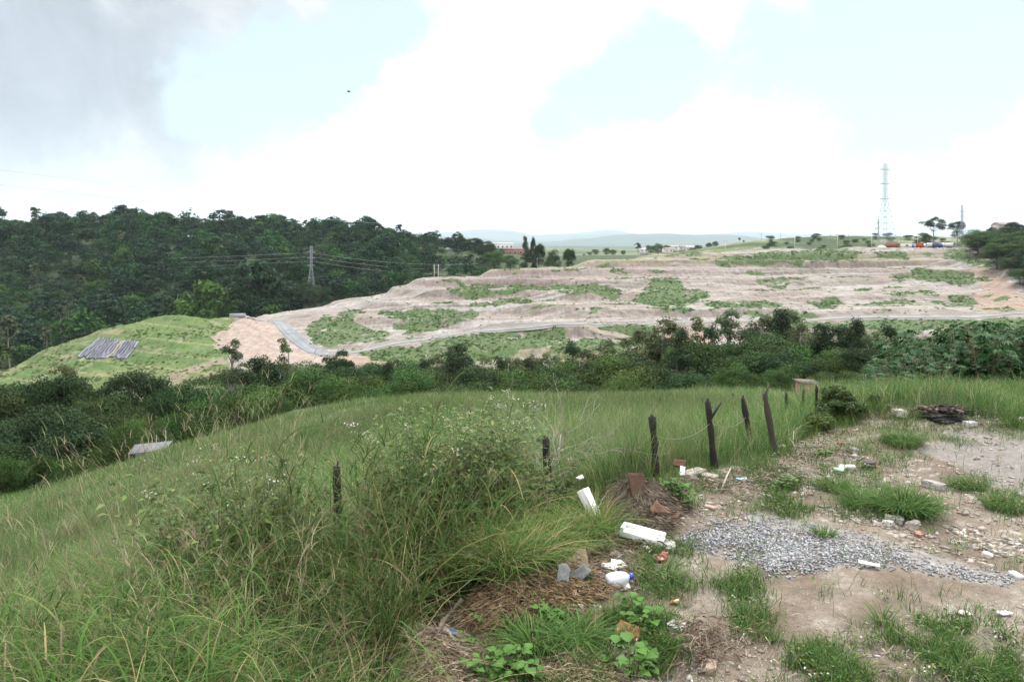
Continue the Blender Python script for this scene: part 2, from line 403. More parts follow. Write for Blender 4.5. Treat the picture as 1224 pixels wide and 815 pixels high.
# ---- materials
def mat_attr(name, rough=.9, nscale=0, namt=.3, bump=0, bscale=30, transl=0, rnd=0, spec=.3, coord='Object', detail=5, streak=0):
    m = bpy.data.materials.new(name); m.use_nodes = True; t = m.node_tree; b = t.nodes['Principled BSDF']
    at = nd(t, 'ShaderNodeAttribute', attribute_name='Col'); c = at.outputs['Color']
    b.inputs['Roughness'].default_value = rough; b.inputs['Specular IOR Level'].default_value = spec
    if nscale:
        tcn = nd(t, 'ShaderNodeTexCoord'); nn = nd(t, 'ShaderNodeTexNoise'); nn.inputs['Scale'].default_value = nscale; nn.inputs['Detail'].default_value = detail; nn.inputs['Roughness'].default_value = .65
        t.links.new(tcn.outputs[coord], nn.inputs['Vector'])
        f = mth(t, 'ADD', mth(t, 'MULTIPLY', mth(t, 'SUBTRACT', nn.outputs[0], .5), namt * 2.4), 1)
        vm = nd(t, 'ShaderNodeVectorMath', operation='SCALE'); t.links.new(c, vm.inputs[0])
        if streak:
            mp = nd(t, 'ShaderNodeVectorMath', operation='MULTIPLY'); mp.inputs[1].default_value = (1.1, .1, .25); t.links.new(tcn.outputs[coord], mp.inputs[0]); n4 = nd(t, 'ShaderNodeTexNoise'); n4.inputs['Scale'].default_value = 1; n4.inputs['Detail'].default_value = 6; t.links.new(mp.outputs[0], n4.inputs['Vector'])
            f = mth(t, 'MULTIPLY', f, mth(t, 'ADD', mth(t, 'MULTIPLY', mth(t, 'SUBTRACT', n4.outputs[0], .5), streak), 1))
        t.links.new(f, vm.inputs['Scale']); c = vm.outputs[0]
        if bump:
            n3 = nd(t, 'ShaderNodeTexNoise'); n3.inputs['Scale'].default_value = bscale; n3.inputs['Detail'].default_value = 6; n3.inputs['Roughness'].default_value = .7
            t.links.new(tcn.outputs[coord], n3.inputs['Vector'])
            bp = nd(t, 'ShaderNodeBump'); bp.inputs['Strength'].default_value = bump; bp.inputs['Distance'].default_value = .6 / bscale
            t.links.new(n3.outputs[0], bp.inputs['Height']); t.links.new(bp.outputs[0], b.inputs['Normal'])
    if rnd:
        oi = nd(t, 'ShaderNodeObjectInfo')
        hs = nd(t, 'ShaderNodeHueSaturation'); t.links.new(c, hs.inputs['Color'])
        t.links.new(mth(t, 'ADD', mth(t, 'MULTIPLY', oi.outputs['Random'], rnd * .12), .5 - rnd * .06), hs.inputs['Hue'])
        r2 = mth(t, 'FRACT', mth(t, 'MULTIPLY', oi.outputs['Random'], 17.3))
        t.links.new(mth(t, 'ADD', mth(t, 'MULTIPLY', r2, rnd), 1 - rnd * .5), hs.inputs['Value']); c = hs.outputs[0]
    t.links.new(c, b.inputs['Base Color'])
    if transl:
        tr = nd(t, 'ShaderNodeBsdfTranslucent'); t.links.new(c, tr.inputs[0]); mx = nd(t, 'ShaderNodeMixShader'); mx.inputs[0].default_value = transl
        t.links.new(b.outputs[0], mx.inputs[1]); t.links.new(tr.outputs[0], mx.inputs[2]); t.links.new(mx.outputs[0], t.nodes['Material Output'].inputs[0])
    return m


M_near = mat_attr('near_ground', .95, 17, .5, 1.0, 34, detail=14)
M_mid = mat_attr('site_ground', .95, .55, .28, .7, 1.2, detail=10, streak=.85)
M_far = mat_attr('far_ground', .95, .02, .25)
M_road = mat_attr('road_surface', .85, .8, .12)
M_leaf = mat_attr('leaf', .65, transl=.25, rnd=.4, spec=.1)
M_leafp = mat_attr('weed_leaf', .55, transl=.28, spec=.14)
M_grass = mat_attr('grass_blade', .65, transl=.3, spec=.08)
M_bark = mat_attr('bark', .9, 6, .35, .6, 20)
M_wood = mat_attr('weathered_wood', .9, 14, .4, .8, 40)
M_stone = mat_attr('stone', .9, 25, .22, .4, 60)
M_metal = mat_attr('galvanised_steel', .5, 2, .1)
M_wall = mat_attr('painted_wall', .8, 1.5, .12)
M_paint = mat_attr('vehicle_paint', .35, 1.5, .05, spec=.5)
M_foam = mat_attr('white_foam', .8, 30, .06, .25, 90)
M_plastic = mat_attr('plastic', .3, 10, .05, spec=.5)
M_card = mat_attr('cardboard', .85, 20, .15)
M_straw = mat_attr('dry_straw', .9)

# ------------------------------------------------------------------ ground sheets
u = np.concatenate([np.linspace(-1.3, -.68, 60, endpoint=False), np.linspace(-.68, .68, 1000), np.linspace(.68, 1.3, 61)[1:]])


def sheet(name, Ys, colf, mat, cols=u):
    U, YY = np.meshgrid(cols, Ys, indexing='ij'); X = U * YY
    Z = H(X.ravel(), YY.ravel()).reshape(X.shape)
    V = np.stack([X, YY, Z], -1).reshape(-1, 3)
    n, m = X.shape; i = (np.arange(n - 1)[:, None] * m + np.arange(m - 1)[None]).ravel()
    Q = np.stack([i, i + m, i + m + 1, i + 1], 1)
    x = CX + F * U; row = CY + (CZ - Z) * F / YY
    dzy = np.gradient(Z, axis=1) / np.gradient(YY, axis=1)
    col = colf(x.ravel(), row.ravel(), X.ravel(), YY.ravel(), dzy.ravel())
    return tag(obj(name, mesh(name, V, Q, None, col, [mat], True)), kind='structure')


def mix(a, b, w): return a * (1 - w[:, None]) + np.asarray(b) * w[:, None]


GRASSY = [[(1060, 497), (1110, 520), (1115, 530), (1060, 527)], [(1075, 505), (1125, 505), (1178, 530), (1150, 535)], [(1160, 498), (1224, 505), (1224, 525), (1150, 510)], [(1000, 560), (1060, 560), (1070, 585), (1010, 590)],
          [(1010, 590), (1110, 590), (1130, 618), (1010, 620)], [(1130, 570), (1180, 572), (1180, 592), (1130, 588)], [(1185, 590), (1224, 585), (1224, 618), (1180, 612)], [(880, 560), (960, 540), (1000, 560), (990, 600), (900, 600)],
          [(780, 570), (900, 565), (980, 600), (960, 625), (860, 610), (800, 600)], [(620, 740), (760, 720), (830, 760), (760, 830), (560, 830)], [(870, 690), (900, 680), (920, 760), (880, 760)], [(1060, 740), (1200, 750), (1224, 830), (1080, 830)], [(950, 770), (1020, 770), (1030, 830), (950, 830)], [(1000, 500), (1060, 505), (1110, 545), (1060, 560), (980, 540)], [(780, 640), (820, 650), (840, 700), (790, 720), (760, 690)]]
GRAVEL = [(800, 652), (815, 628), (850, 614), (905, 612), (950, 622), (1010, 630), (1070, 648), (1130, 668), (1200, 680), (1222, 692), (1205, 703), (1150, 694), (1080, 684), (1010, 678), (960, 692), (920, 697), (900, 680), (860, 668)]
FENCE = [(-300, 900), (300, 790), (403, 692), (520, 650), (653, 607), (720, 590), (782, 572), (850, 561), (926, 546), (975, 508), (1000, 500), (1040, 486), (1100, 488), (1150, 492), (1224, 503), (1500, 530)]
_fx = [p[0] for p in FENCE]; _fr = [p[1] for p in FENCE]
BARE = [(470, 900), (480, 775), (525, 735), (600, 690), (660, 662), (720, 640), (735, 600), (760, 578), (830, 566), (930, 548), (985, 505), (1050, 485), (1150, 490), (1224, 503), (1500, 530), (1500, 1000)]


def near_col(x, row, X, Y, s):
    n = fbm(X / .5, Y / .5, 61, 5); n2 = fbm(X / 2.2, Y / 2.2, 63, 4); n3 = fbm(X / .09, Y / .09, 65, 3)
    dirt = mix(np.tile((.138, .106, .078), (len(x), 1)), (.195, .162, .128), sstep(.3, .7, n)); dirt = mix(dirt, (.115, .083, .06), .75 * sstep(.52, .75, n2))
    dirt = mix(dirt, (.36, .335, .31), .6 * sstep(.6, .75, n3) * sstep(.4, .6, n))
    track = inpoly(x + 40 * (n - .5), row + 16 * (n - .5), [(1100, 540), (1125, 530), (1150, 515), (1224, 512), (1500, 520), (1500, 640), (1224, 590), (1180, 578), (1150, 560)])
    dirt = mix(dirt, (.195, .18, .168), .8 * track)
    sand = inpoly(x + 50 * (n - .5), row + 30 * (n - .5), [(800, 690), (900, 675), (1224, 705), (1500, 720), (1500, 850), (830, 850), (850, 760)])
    dirt = mix(dirt, np.array((.20, .168, .135)), .6 * sand * sstep(.25, .6, n))
    brown = inpoly(x + 30 * (n - .5), row + 20 * (n - .5), [(460, 830), (480, 770), (540, 720), (620, 690), (700, 690), (720, 740), (600, 760), (560, 830)])
    dirt = mix(dirt, (.13, .088, .055), .75 * brown)
    field = np.tile((.05, .075, .028), (len(x), 1)); field = mix(field, (.085, .11, .04), sstep(.35, .7, n2))
    bare = inpoly(x, row, BARE).astype(float)
    c = mix(field, dirt, bare) if False else field * (1 - bare[:, None]) + dirt * bare[:, None]
    gr = np.zeros(len(x))
    for P_ in GRASSY: gr = np.maximum(gr, inpoly(x + 60 * (n - .5), row + 30 * (n2 - .5), P_))
    c = mix(c, (.07, .085, .035), .5 * gr * sstep(.35, .6, n))
    gv = inpoly(x + 20 * (n - .5), row + 12 * (n - .5), GRAVEL)
    c = mix(c, (.24, .235, .23), .55 * gv * sstep(.3, .6, n))
    return c * (0.8 + .4 * n3)[:, None]


sheet('ground', np.concatenate([[.8, 1.5, 2.2], np.geomspace(2.8, 62, 470)]), near_col, M_near)

GREEN = [[(365, 387), (385, 378), (420, 381), (440, 392), (467, 399), (465, 408), (430, 413), (395, 416), (375, 411), (364, 400)], [(404, 374), (442, 367), (438, 375), (415, 382)],
         [(520, 374), (560, 372), (566, 378), (520, 379)], [(460, 372), (500, 369), (566, 374), (566, 379), (480, 380), (460, 377)], [(480, 380), (545, 379), (553, 384), (524, 396), (478, 402), (475, 392)],
         [(430, 420), (500, 409), (566, 398), (660, 393), (660, 412), (566, 432), (500, 437), (440, 433)], [(540, 352), (640, 340), (650, 345), (560, 357)], [(560, 362), (640, 356), (640, 362), (560, 368)], [(530, 345), (585, 340), (600, 346), (540, 352)],
         [(655, 392), (668, 391), (685, 408), (694, 402), (720, 405), (757, 412), (745, 424), (655, 430)], [(694, 389), (740, 387), (775, 390), (800, 396), (796, 413), (760, 411), (720, 402)],
         [(765, 331), (800, 333), (838, 350), (845, 358), (820, 366), (780, 364), (752, 359), (772, 345)], [(835, 362), (905, 359), (930, 363), (910, 368), (850, 369)], [(910, 334), (962, 331), (965, 337), (912, 339)], [(920, 342), (945, 340), (940, 345)],
         [(650, 342), (668, 340), (740, 346), (735, 352), (660, 348)], [(715, 354), (740, 351), (735, 358)], [(960, 360), (1000, 357), (1006, 365), (975, 369)], [(1058, 326), (1110, 322), (1165, 325), (1182, 335), (1150, 341), (1060, 333)],
         [(850, 310), (900, 302), (992, 298), (1030, 300), (1010, 311), (930, 318), (880, 316)], [(1040, 300), (1080, 300), (1087, 308), (1045, 309)], [(1125, 359), (1150, 351), (1164, 367), (1122, 367)], [(1030, 362), (1062, 358), (1060, 364)], [(1070, 358), (1090, 357), (1090, 362)],
         [(930, 384), (1224, 379), (1600, 379), (1600, 397), (1224, 393), (1110, 393), (1090, 400), (1040, 395), (930, 392)], [(930, 398), (1060, 399), (1110, 404), (1040, 408), (930, 405)], [(920, 411), (1080, 412), (1070, 420), (920, 420)], [(1125, 297), (1165, 300), (1190, 322), (1150, 313), (1128, 306)], [(1048, 351), (1120, 349), (1120, 352), (1050, 354)], [(760, 300), (860, 292), (860, 300), (800, 306)]]
OLIVE = [[(566, 318), (700, 310), (860, 303), (930, 318), (800, 316), (700, 319), (620, 325)], [(1000, 300), (1120, 300), (1135, 312), (1010, 316)], [(430, 425), (566, 405), (800, 420), (1080, 410), (1080, 450), (430, 450)]]
ORANGE = [[(790, 395), (830, 392), (850, 395), (850, 425), (780, 430), (640, 432), (640, 424), (770, 415)], [(940, 405), (990, 405), (990, 420), (940, 425)], [(1162, 325), (1175, 318), (1215, 345), (1240, 372), (1200, 378), (1150, 366), (1170, 345)], [(400, 425), (640, 440), (640, 455), (400, 450)], [(1040, 412), (1100, 408), (1100, 425), (1040, 430)]]
MOUND = [(-700, 500), (-700, 440), (0, 440), (60, 405), (140, 384), (200, 372), (282, 376), (286, 388), (262, 400), (262, 415), (272, 428), (262, 445), (285, 480)]


def warp(x, y, X, Y): return x + 34 * (fbm(X / 18, Y / 18, 71) - .5) + 18 * (fbm(X / 4, Y / 5, 72) - .5), y + 9 * (fbm(X / 15, Y / 20, 73) - .5) + 8 * (fbm(X / 3.5, Y / 5, 74) - .5)


def green_mask(x, row, X, Y):
    xx, rr = warp(x, row, X, Y); m = np.zeros(len(x), bool)
    for P_ in GREEN: m |= inpoly(xx, rr, P_)
    m |= (fbm(X / 16, Y / 9, 75) > .67) & (Y > 235) & (Y < 470) & (x > 470)
    return m


def mid_col(x, row, X, Y, s):
    n = fbm(X / 9, Y / 9, 81, 5); n2 = fbm(X / 40, Y / 25, 82, 4); st = fbm(X / .9, Y / 14, 83, 3); bed = fbm(X / 90, Y / 2.2, 84, 3)
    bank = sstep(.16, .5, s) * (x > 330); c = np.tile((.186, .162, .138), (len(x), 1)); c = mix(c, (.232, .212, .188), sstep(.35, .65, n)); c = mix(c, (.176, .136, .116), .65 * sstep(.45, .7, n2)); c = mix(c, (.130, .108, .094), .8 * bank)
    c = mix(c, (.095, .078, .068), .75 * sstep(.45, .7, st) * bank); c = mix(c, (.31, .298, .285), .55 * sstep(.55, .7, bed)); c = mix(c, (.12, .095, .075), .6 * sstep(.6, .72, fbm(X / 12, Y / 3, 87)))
    xx, rr = warp(x, row, X, Y)
    pink = inpoly(xx, rr, [(560, 322), (900, 310), (1000, 318), (700, 332), (560, 345), (480, 345)]) ; c = mix(c, (.185, .145, .134), .5 * pink)
    ol = np.zeros(len(x), bool); org = ol.copy()
    for P_ in OLIVE: ol |= inpoly(xx, rr, P_)
    for P_ in ORANGE: org |= inpoly(xx, rr, P_)
    c = mix(c, (.16, .15, .075), .6 * ol * sstep(.3, .6, n)); c = mix(c, (.25, .175, .13), .65 * org)
    gm_ = green_mask(x, row, X, Y); c = mix(c, (.05, .085, .023), .88 * gm_ * sstep(.34, .5, fbm(X / 3, Y / 4, 76) + .12)); c = mix(c, (.05, .09, .03), .6 * gm_ * sstep(.5, .65, n))
    mo = inpoly(xx, rr, MOUND) & (Y < 345)
    gc = mix(np.tile((.078, .120, .036), (len(x), 1)), (.12, .14, .056), sstep(.4, .65, n2)); gc = mix(gc, (.055, .098, .028), .7 * sstep(.45, .65, n)); gc = mix(gc, (.17, .165, .085), .8 * sstep(.42, .0, np.abs(((row - .12 * x) / 17.0) % 1.0 - .5) * 4)); gc = mix(gc, (.2, .17, .12), .6 * sstep(.66, .74, fbm(X / 5, Y / 5, 89)))
    c = mix(c, gc, mo.astype(float))
    ero = inpoly(xx, rr, [(175, 470), (200, 447), (262, 428), (270, 445), (240, 470)]); c = mix(c, (.22, .17, .13), .7 * ero * (n > .45))
    bare = inpoly(xx, rr, [(262, 418), (245, 400), (285, 385), (330, 380), (375, 420), (400, 432), (300, 435)]); c = mix(c, (.285, .222, .19), .85 * bare); c = mix(c, (.2, .15, .12), .6 * bare * sstep(.5, .7, fbm((X + Y) / 3, (Y - X) / 30, 88)))
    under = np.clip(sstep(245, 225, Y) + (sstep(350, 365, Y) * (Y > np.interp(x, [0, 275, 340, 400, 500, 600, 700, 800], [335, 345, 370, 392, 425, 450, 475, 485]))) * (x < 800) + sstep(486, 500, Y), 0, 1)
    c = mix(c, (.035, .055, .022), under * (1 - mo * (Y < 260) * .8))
    up = (Y > 520) & (x > 760); c = mix(c, (.10, .13, .05), .9 * up * sstep(.35, .55, n2)); c = mix(c, (.26, .21, .17), .8 * up * sstep(.6, .68, n2))
    return c * (.85 + .3 * fbm(X / 2.2, Y / 3, 85, 3))[:, None]


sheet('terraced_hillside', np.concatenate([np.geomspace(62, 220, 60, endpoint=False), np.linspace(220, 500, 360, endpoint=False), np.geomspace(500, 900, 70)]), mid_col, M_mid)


def far_col(x, row, X, Y, s):
    n = fbm(X / 260, Y / 260, 91, 5)
    c = mix(np.tile((.05, .07, .035), (len(x), 1)), (.10, .13, .05), sstep(.45, .6, n)); c = mix(c, (.22, .2, .18), .6 * sstep(.64, .7, fbm(X / 150, Y / 150, 92)))
    return mix(c, (.045, .06, .04), sstep(3500, 5000, Y))


sheet('distant_hills', np.geomspace(900, 32000, 230), far_col, M_far, u[::2])


# ------------------------------------------------------------------ roads on the site
def road(name, line, w, col, n=240, lift=.2, kerb=None):
    P2 = []
    for x, r in line:
        Ys = np.linspace(225, 500, 900); rows = CY + (CZ - H((x - CX) / F * Ys, Ys)) * F / Ys
        k = np.argmax(rows <= r); P2.append(((x - CX) / F * Ys[k], Ys[k]))
    P2 = np.array(P2); d = np.r_[0, np.cumsum(np.hypot(*np.diff(P2, axis=0).T))]; t = np.linspace(0, d[-1], n)
    c = np.stack([pchip(d, P2[:, 0], t), pchip(d, P2[:, 1], t)], 1); tg = np.gradient(c, axis=0); tg /= np.linalg.norm(tg, axis=1)[:, None]; nr = np.stack([-tg[:, 1], tg[:, 0]], 1)
    zc = H(c[:, 0], c[:, 1]); ker = np.ones(9) / 9; zs = np.convolve(np.pad(zc, 4, 'edge'), ker, 'valid')
    off = np.linspace(-w / 2, w / 2, 7); V = []
    for o in off:
        q = c + nr * o; zq = H(q[:, 0], q[:, 1]); V.append(np.c_[q, np.maximum(zs, zq) * .5 + zq * .5 + (lift if abs(o) < w * .45 else -.35)])
    V = np.stack(V, 1); m = 7; i = (np.arange(n - 1)[:, None] * m + np.arange(m - 1)[None]).ravel()
    cc = np.tile(col, (n * m, 1)) * (.7 + .6 * fbm(V[..., 0].ravel() / 4, V[..., 1].ravel() / 4, 5))[:, None] * np.tile([.8, 1.05, .82, 1.08, .82, 1.05, .75], n)[:, None]
    tag(obj(name, mesh(name, V.reshape(-1, 3), np.stack([i, i + m, i + m + 1, i + 1], 1), None, cc, [M_road], True)), kind='structure')
    if kerb:
        b = MB()
        for e in (1, -2): b.tube(V[:, e] + (0, 0, .04), .16, 4, kerb)
        tag(b.build(kerb and 'road_kerb', M_road), kind='structure')


road('paved_road', [(318, 383), (330, 385), (345, 397), (362, 411), (378, 421), (392, 424)], 7.5, (.175, .185, .192), kerb=(.3, .3, .29))
road('dirt_road', [(300, 381), (340, 380), (380, 374), (430, 366), (480, 356), (530, 345)], 7, (.205, .186, .17))
road('gravel_road', [(385, 424), (440, 419), (500, 407), (566, 396), (640, 390), (720, 388), (820, 386), (900, 384), (1000, 381), (1100, 379), (1200, 376), (1260, 375)], 7, (.205, .196, .184), n=500, kerb=(.3, .3, .285))
road('dirt_track', [(697, 389), (715, 396), (740, 402), (770, 407), (800, 411), (850, 417)], 3.5, (.22, .185, .15))

# ------------------------------------------------------------------ trees
def leaf_cloud(r, clumps, n, size, base, jit=.35, up=.35, elong=1.5, shell=.55):
    """diamond leaf sprays spread through ellipsoid clumps -> V, Q, col"""
    clumps = np.asarray(clumps, float); wgt = clumps[:, 3]**2; k = r.choice(len(clumps), n, p=wgt / wgt.sum())
    d = r.normal(size=(n, 3)); d /= np.linalg.norm(d, axis=1)[:, None]; d[:, 2] = np.where(d[:, 2] < -.35, -d[:, 2] * .6, d[:, 2])
    rad = (shell + (1.08 - shell) * r.random(n)**.7)
    c = clumps[k, :3] + d * rad[:, None] * np.stack([clumps[k, 3], clumps[k, 3], clumps[k, 4]], 1)
    nr = d + r.normal(size=(n, 3)) * .5 + (0, 0, up); nr /= np.linalg.norm(nr, axis=1)[:, None]
    a = np.cross(nr, r.normal(size=(n, 3))); a /= np.linalg.norm(a, axis=1)[:, None] + 1e-9; b = np.cross(nr, a)
    s = size * (.55 + .9 * r.random(n))[:, None]
    V = np.stack([c + a * s * elong * .5, c + b * s * .42, c - a * s * elong * .5, c - b * s * .42], 1).reshape(-1, 3)
    cl = (1 + jit * (r.random(len(clumps)) - .5))[k] * (.78 + .44 * r.random(n))
    hue = r.random(len(clumps))[k] * .5 + r.random(n) * .5
    col = np.asarray(base)[None] * cl[:, None] * np.stack([.82 + .42 * hue, np.ones(n), .95 - .25 * hue], 1)
    return V, np.arange(4 * n).reshape(n, 4), np.repeat(col, 4, 0)


def crown_shape(r, kind):
    """clumps (x,y,z,rx,rz) for a tree about 10 m tall, and limb tips"""
    o = []
    if kind == 'round':
        for i in range(26):
            d = r.normal(size=3); d /= np.linalg.norm(d); d[2] = abs(d[2]) * 1.0 - .25
            o.append((*(d * (2.6, 2.6, 2.4) * (.75 + .35 * r.random()) + (0, 0, 6.2)), .9 + .6 * r.random(), .75 + .45 * r.random()))
        o.append((0, 0, 6.2, 2.2, 2.1)); o.append((.4, -.3, 4.4, 2.3, 1.5))
    elif kind == 'bushy':
        for i in range(30):
            d = r.normal(size=3); d /= np.linalg.norm(d); d[2] = abs(d[2]) - .1
            o.append((*(d * (3.4, 3.4, 4.4) * (.7 + .4 * r.random()) + (0, 0, 4.0)), 1.0 + .7 * r.random(), .9 + .5 * r.random()))
        o.append((0, 0, 4, 2.8, 3.2)); o.append((0, 0, 2, 3.0, 2))
    elif kind == 'tall':          # tall thin eucalyptus: sparse tufts up a bare stem
        for i in range(30):
            z = 3.2 + 6.6 * r.random()**.8; w = 1.7 * (1.15 - abs(z - 6.6) / 5)
            an = r.random() * 6.28; o.append((w * math.cos(an) * r.random(), w * math.sin(an) * r.random(), z, .32 + .34 * r.random(), .3 + .4 * r.random()))
    elif kind == 'cone':          # dense narrow, feathery
        for i in range(34):
            z = 1.3 + 8.4 * r.random(); w = 2.1 * (1 - (z / 10.4)**1.3) + .25; an = r.random() * 6.28
            o.append((w * math.cos(an) * (.4 + .6 * r.random()), w * math.sin(an) * (.4 + .6 * r.random()), z, .45 + .5 * w * .5, .6 + .5 * r.random()))
        for z in (3, 5, 7, 8.7): o.append((0, 0, z, 1.6 * (1 - z / 11), 1.2))
    elif kind == 'umbrella':
        for i in range(24):
            an = r.random() * 6.28; q = math.sqrt(r.random()) * 3.4
            o.append((q * math.cos(an), q * math.sin(an), 8.3 - .13 * q * q + 2.6 * (r.random() - .6), .6 + .6 * r.random(), .5 + .4 * r.random()))
    elif kind == 'dome':
        for i in range(28):
            d = r.normal(size=3); d /= np.linalg.norm(d); d[2] = abs(d[2])
            o.append((*(d * (3.3, 3.3, 3.0) * (.8 + .25 * r.random()) + (0, 0, 6.3)), .8 + .6 * r.random(), .6 + .4 * r.random()))
        o.append((0, 0, 6.6, 2.6, 2)); o.append((.5, 0, 4.8, 2.7, 1.6))
    return np.array(o)


def trunk_mb(r, kind, clumps, col):
    b = MB(); hgt = {'round': 6, 'bushy': 4.5, 'tall': 9.3, 'cone': 9.3, 'umbrella': 7.6, 'dome': 6.5}[kind]
    tk = {'round': .26, 'bushy': .26, 'tall': .15, 'cone': .2, 'umbrella': .2, 'dome': .27}[kind]
    n = 7; z = np.linspace(-.6, hgt, n); sx = np.cumsum(r.normal(size=n) * .1); sy = np.cumsum(r.normal(size=n) * .1); sx -= sx[0]; sy -= sy[0]
    P_ = np.stack([sx, sy, z], 1); b.tube(P_, np.linspace(tk, tk * .35, n), 7, col)
    idx = r.permutation(len(clumps))[:14 if kind != 'cone' else 5]
    for i in idx:
        c = clumps[i, :3]; zz = np.clip(c[2] - 1.2 - r.random() * 1.5, 1.2, hgt - .3); s = np.array([np.interp(zz, z, sx), np.interp(zz, z, sy), zz])
        m = (s + c) / 2 + r.normal(size=3) * .15 + (0, 0, -.15)
        b.tube([s, m, c], [tk * .38, tk * .24, tk * .1], 5, col)
    return b


LEAFC = {'round': (.030, .060, .022), 'bushy': (.047, .09, .026), 'tall': (.088, .115, .062), 'cone': (.034, .062, .031), 'umbrella': (.034, .058, .027), 'dome': (.032, .058, .028)}
BARKC = {'tall': (.34, .31, .27), 'round': (.16, .13, .10), 'bushy': (.14, .11, .085), 'cone': (.12, .10, .08), 'umbrella': (.17, .15, .12), 'dome': (.18, .16, .13)}
PROTO = {}


def proto(kind, seed, n, size):
    key = (kind, seed, n)
    if key not in PROTO:
        r = np.random.default_rng(1000 + seed * 13 + len(kind)); cl = crown_shape(r, kind)
        V, Q, c = leaf_cloud(r, cl, n, size, LEAFC[kind], jit=.7)
        PROTO[key] = (trunk_mb(r, kind, cl, BARKC[kind]).me('trunk', [M_bark]), mesh('crown', V, Q, None, c, [M_leaf]))
    return PROTO[key]


VN = {'round': (16000, .125), 'bushy': (17000, .13), 'tall': (4600, .125), 'cone': (14000, .12), 'umbrella': (9000, .13), 'dome': (15000, .13)}
EN = {'round': 'round_tree', 'bushy': 'bushy_tree', 'tall': 'eucalyptus_tree', 'cone': 'conifer_tree', 'umbrella': 'umbrella_tree', 'dome': 'domed_tree'}


def tree(x, top, Y, kind, label, group=None, w=1.0, seed=0, tint=None, base=None):
    X = (x - CX) / F * Y; z = h1(X, Y) if base is None else base
    s = max((rz(Y, top) - z) / 10.0, .25)
    t = empty(EN[kind], (X, Y, z - .05), label, 'tree', group, rotz=(x * 1.7 + Y) % 6.28); t.scale = (s * w, s * w, s)
    a, b = proto(kind, seed, *VN[kind]); obj('trunk', a, t); obj('crown', b, t)
    return t


rr0 = np.random.default_rng(17)
LB = 'dark round-crowned tree in the shaded valley below the left green mound'
LG = 'dark valley trees on the left'
for i, (x, top, Y, k, w) in enumerate([(38, 446, 118, 'round', 1.5), (5, 470, 112, 'round', 1.5), (75, 462, 116, 'round', 1.4), (118, 470, 110, 'round', 1.4), (160, 466, 118, 'dome', 1.3), (195, 470, 112, 'round', 1.3), (30, 500, 92, 'round', 1.5), (60, 515, 84, 'dome', 1.4), (-20, 500, 90, 'round', 1.5), (140, 497, 98, 'round', 1.4), (175, 500, 94, 'bushy', 1.2), (-45, 465, 120, 'round', 1.5),
                                       (215, 476, 104, 'round', 1.4), (245, 470, 104, 'bushy', 1.2), (12, 540, 76, 'round', 1.3), (115, 525, 84, 'bushy', 1.2), (-10, 560, 72, 'bushy', 1.2), (45, 560, 73, 'bushy', 1.2), (80, 548, 76, 'bushy', 1.2), (-90, 480, 110, 'round', 1.5), (-80, 530, 84, 'round', 1.4), (220, 498, 90, 'bushy', 1.1), (150, 520, 82, 'bushy', 1.1), (190, 515, 84, 'bushy', 1.0)]):
    tree(x, top - 16 - (i * 7 % 5) * 5, Y, k, LB, LG, w * .6, i % 3)
tree(92, 487, 86, 'bushy', 'grey-olive round tree paler than its dark neighbours in the left valley', None, 1.3, 3)
tree(74, 437, 130, 'tall', 'slim tree with a bare stem rising above the dark trees below the green mound', None, 1.1, 1)
# the belt between the field and the building site
MBL, MBG = 'mid-green bushy tree in the belt along the foot of the bare slope', 'bushy trees at the foot of the slope'
for i, (x, top, Y, k, w) in enumerate([(272, 448, 112, 'bushy', 1.2), (375, 448, 106, 'bushy', 1.1), (345, 455, 104, 'bushy', 1.2), (440, 448, 112, 'bushy', 1.2), (465, 452, 108, 'bushy', 1.2), (492, 455, 106, 'bushy', 1.2), (515, 452, 110, 'bushy', 1.1), (575, 450, 112, 'bushy', 1.2), (600, 446, 116, 'bushy', 1.2), (628, 452, 108, 'bushy', 1.2), (655, 450, 112, 'bushy', 1.2), (682, 448, 112, 'bushy', 1.2), (705, 440, 118, 'bushy', 1.3), (735, 432, 122, 'bushy', 1.2), (765, 440, 112, 'bushy', 1.2), (790, 437, 114, 'round', 1.2), (825, 440, 106, 'round', 1.3), (890, 432, 112, 'bushy', 1.2), (918, 428, 112, 'round', 1.3), (948, 430, 108, 'bushy', 1.2), (975, 432, 104, 'round', 1.3), (1005, 430, 102, 'bushy', 1.3), (1035, 425, 98, 'round', 1.2), (1060, 432, 86, 'bushy', 1.2),
                                       (315, 462, 100, 'bushy', 1.1), (400, 458, 102, 'bushy', 1.1), (420, 452, 108, 'bushy', 1.0), (545, 458, 104, 'bushy', 1.2), (745, 452, 100, 'bushy', 1.2), (880, 452, 92, 'bushy', 1.2), (935, 452, 86, 'bushy', 1.2), (985, 450, 82, 'bushy', 1.2), (1020, 447, 80, 'bushy', 1.2), (250, 487, 92, 'bushy', 1.1), (290, 474, 94, 'bushy', 1.1), (330, 476, 90, 'bushy', 1.0)]):
    tree(x, top - 12 - (i * 7 % 4) * 4, Y, k, MBL, MBG, w * .9, i % 4)
for i in range(60):
    x = 430 + 640 * (i + rr0.random()) / 60; Y = 118 + 34 * rr0.random(); lo = np.interp(x, [430, 560, 640, 740, 800, 1060], [432, 424, 428, 404, 392, 394])
    tree(x, lo - 12 * rr0.random() + 10 * rr0.random(), Y, ('bushy', 'round', 'bushy', 'cone')[i % 4] if rr0.random() < .75 else 'tall', 'tree in the unbroken middle row of the valley belt behind the field', 'trees of the middle valley row', .85 + .4 * rr0.random(), i % 4)
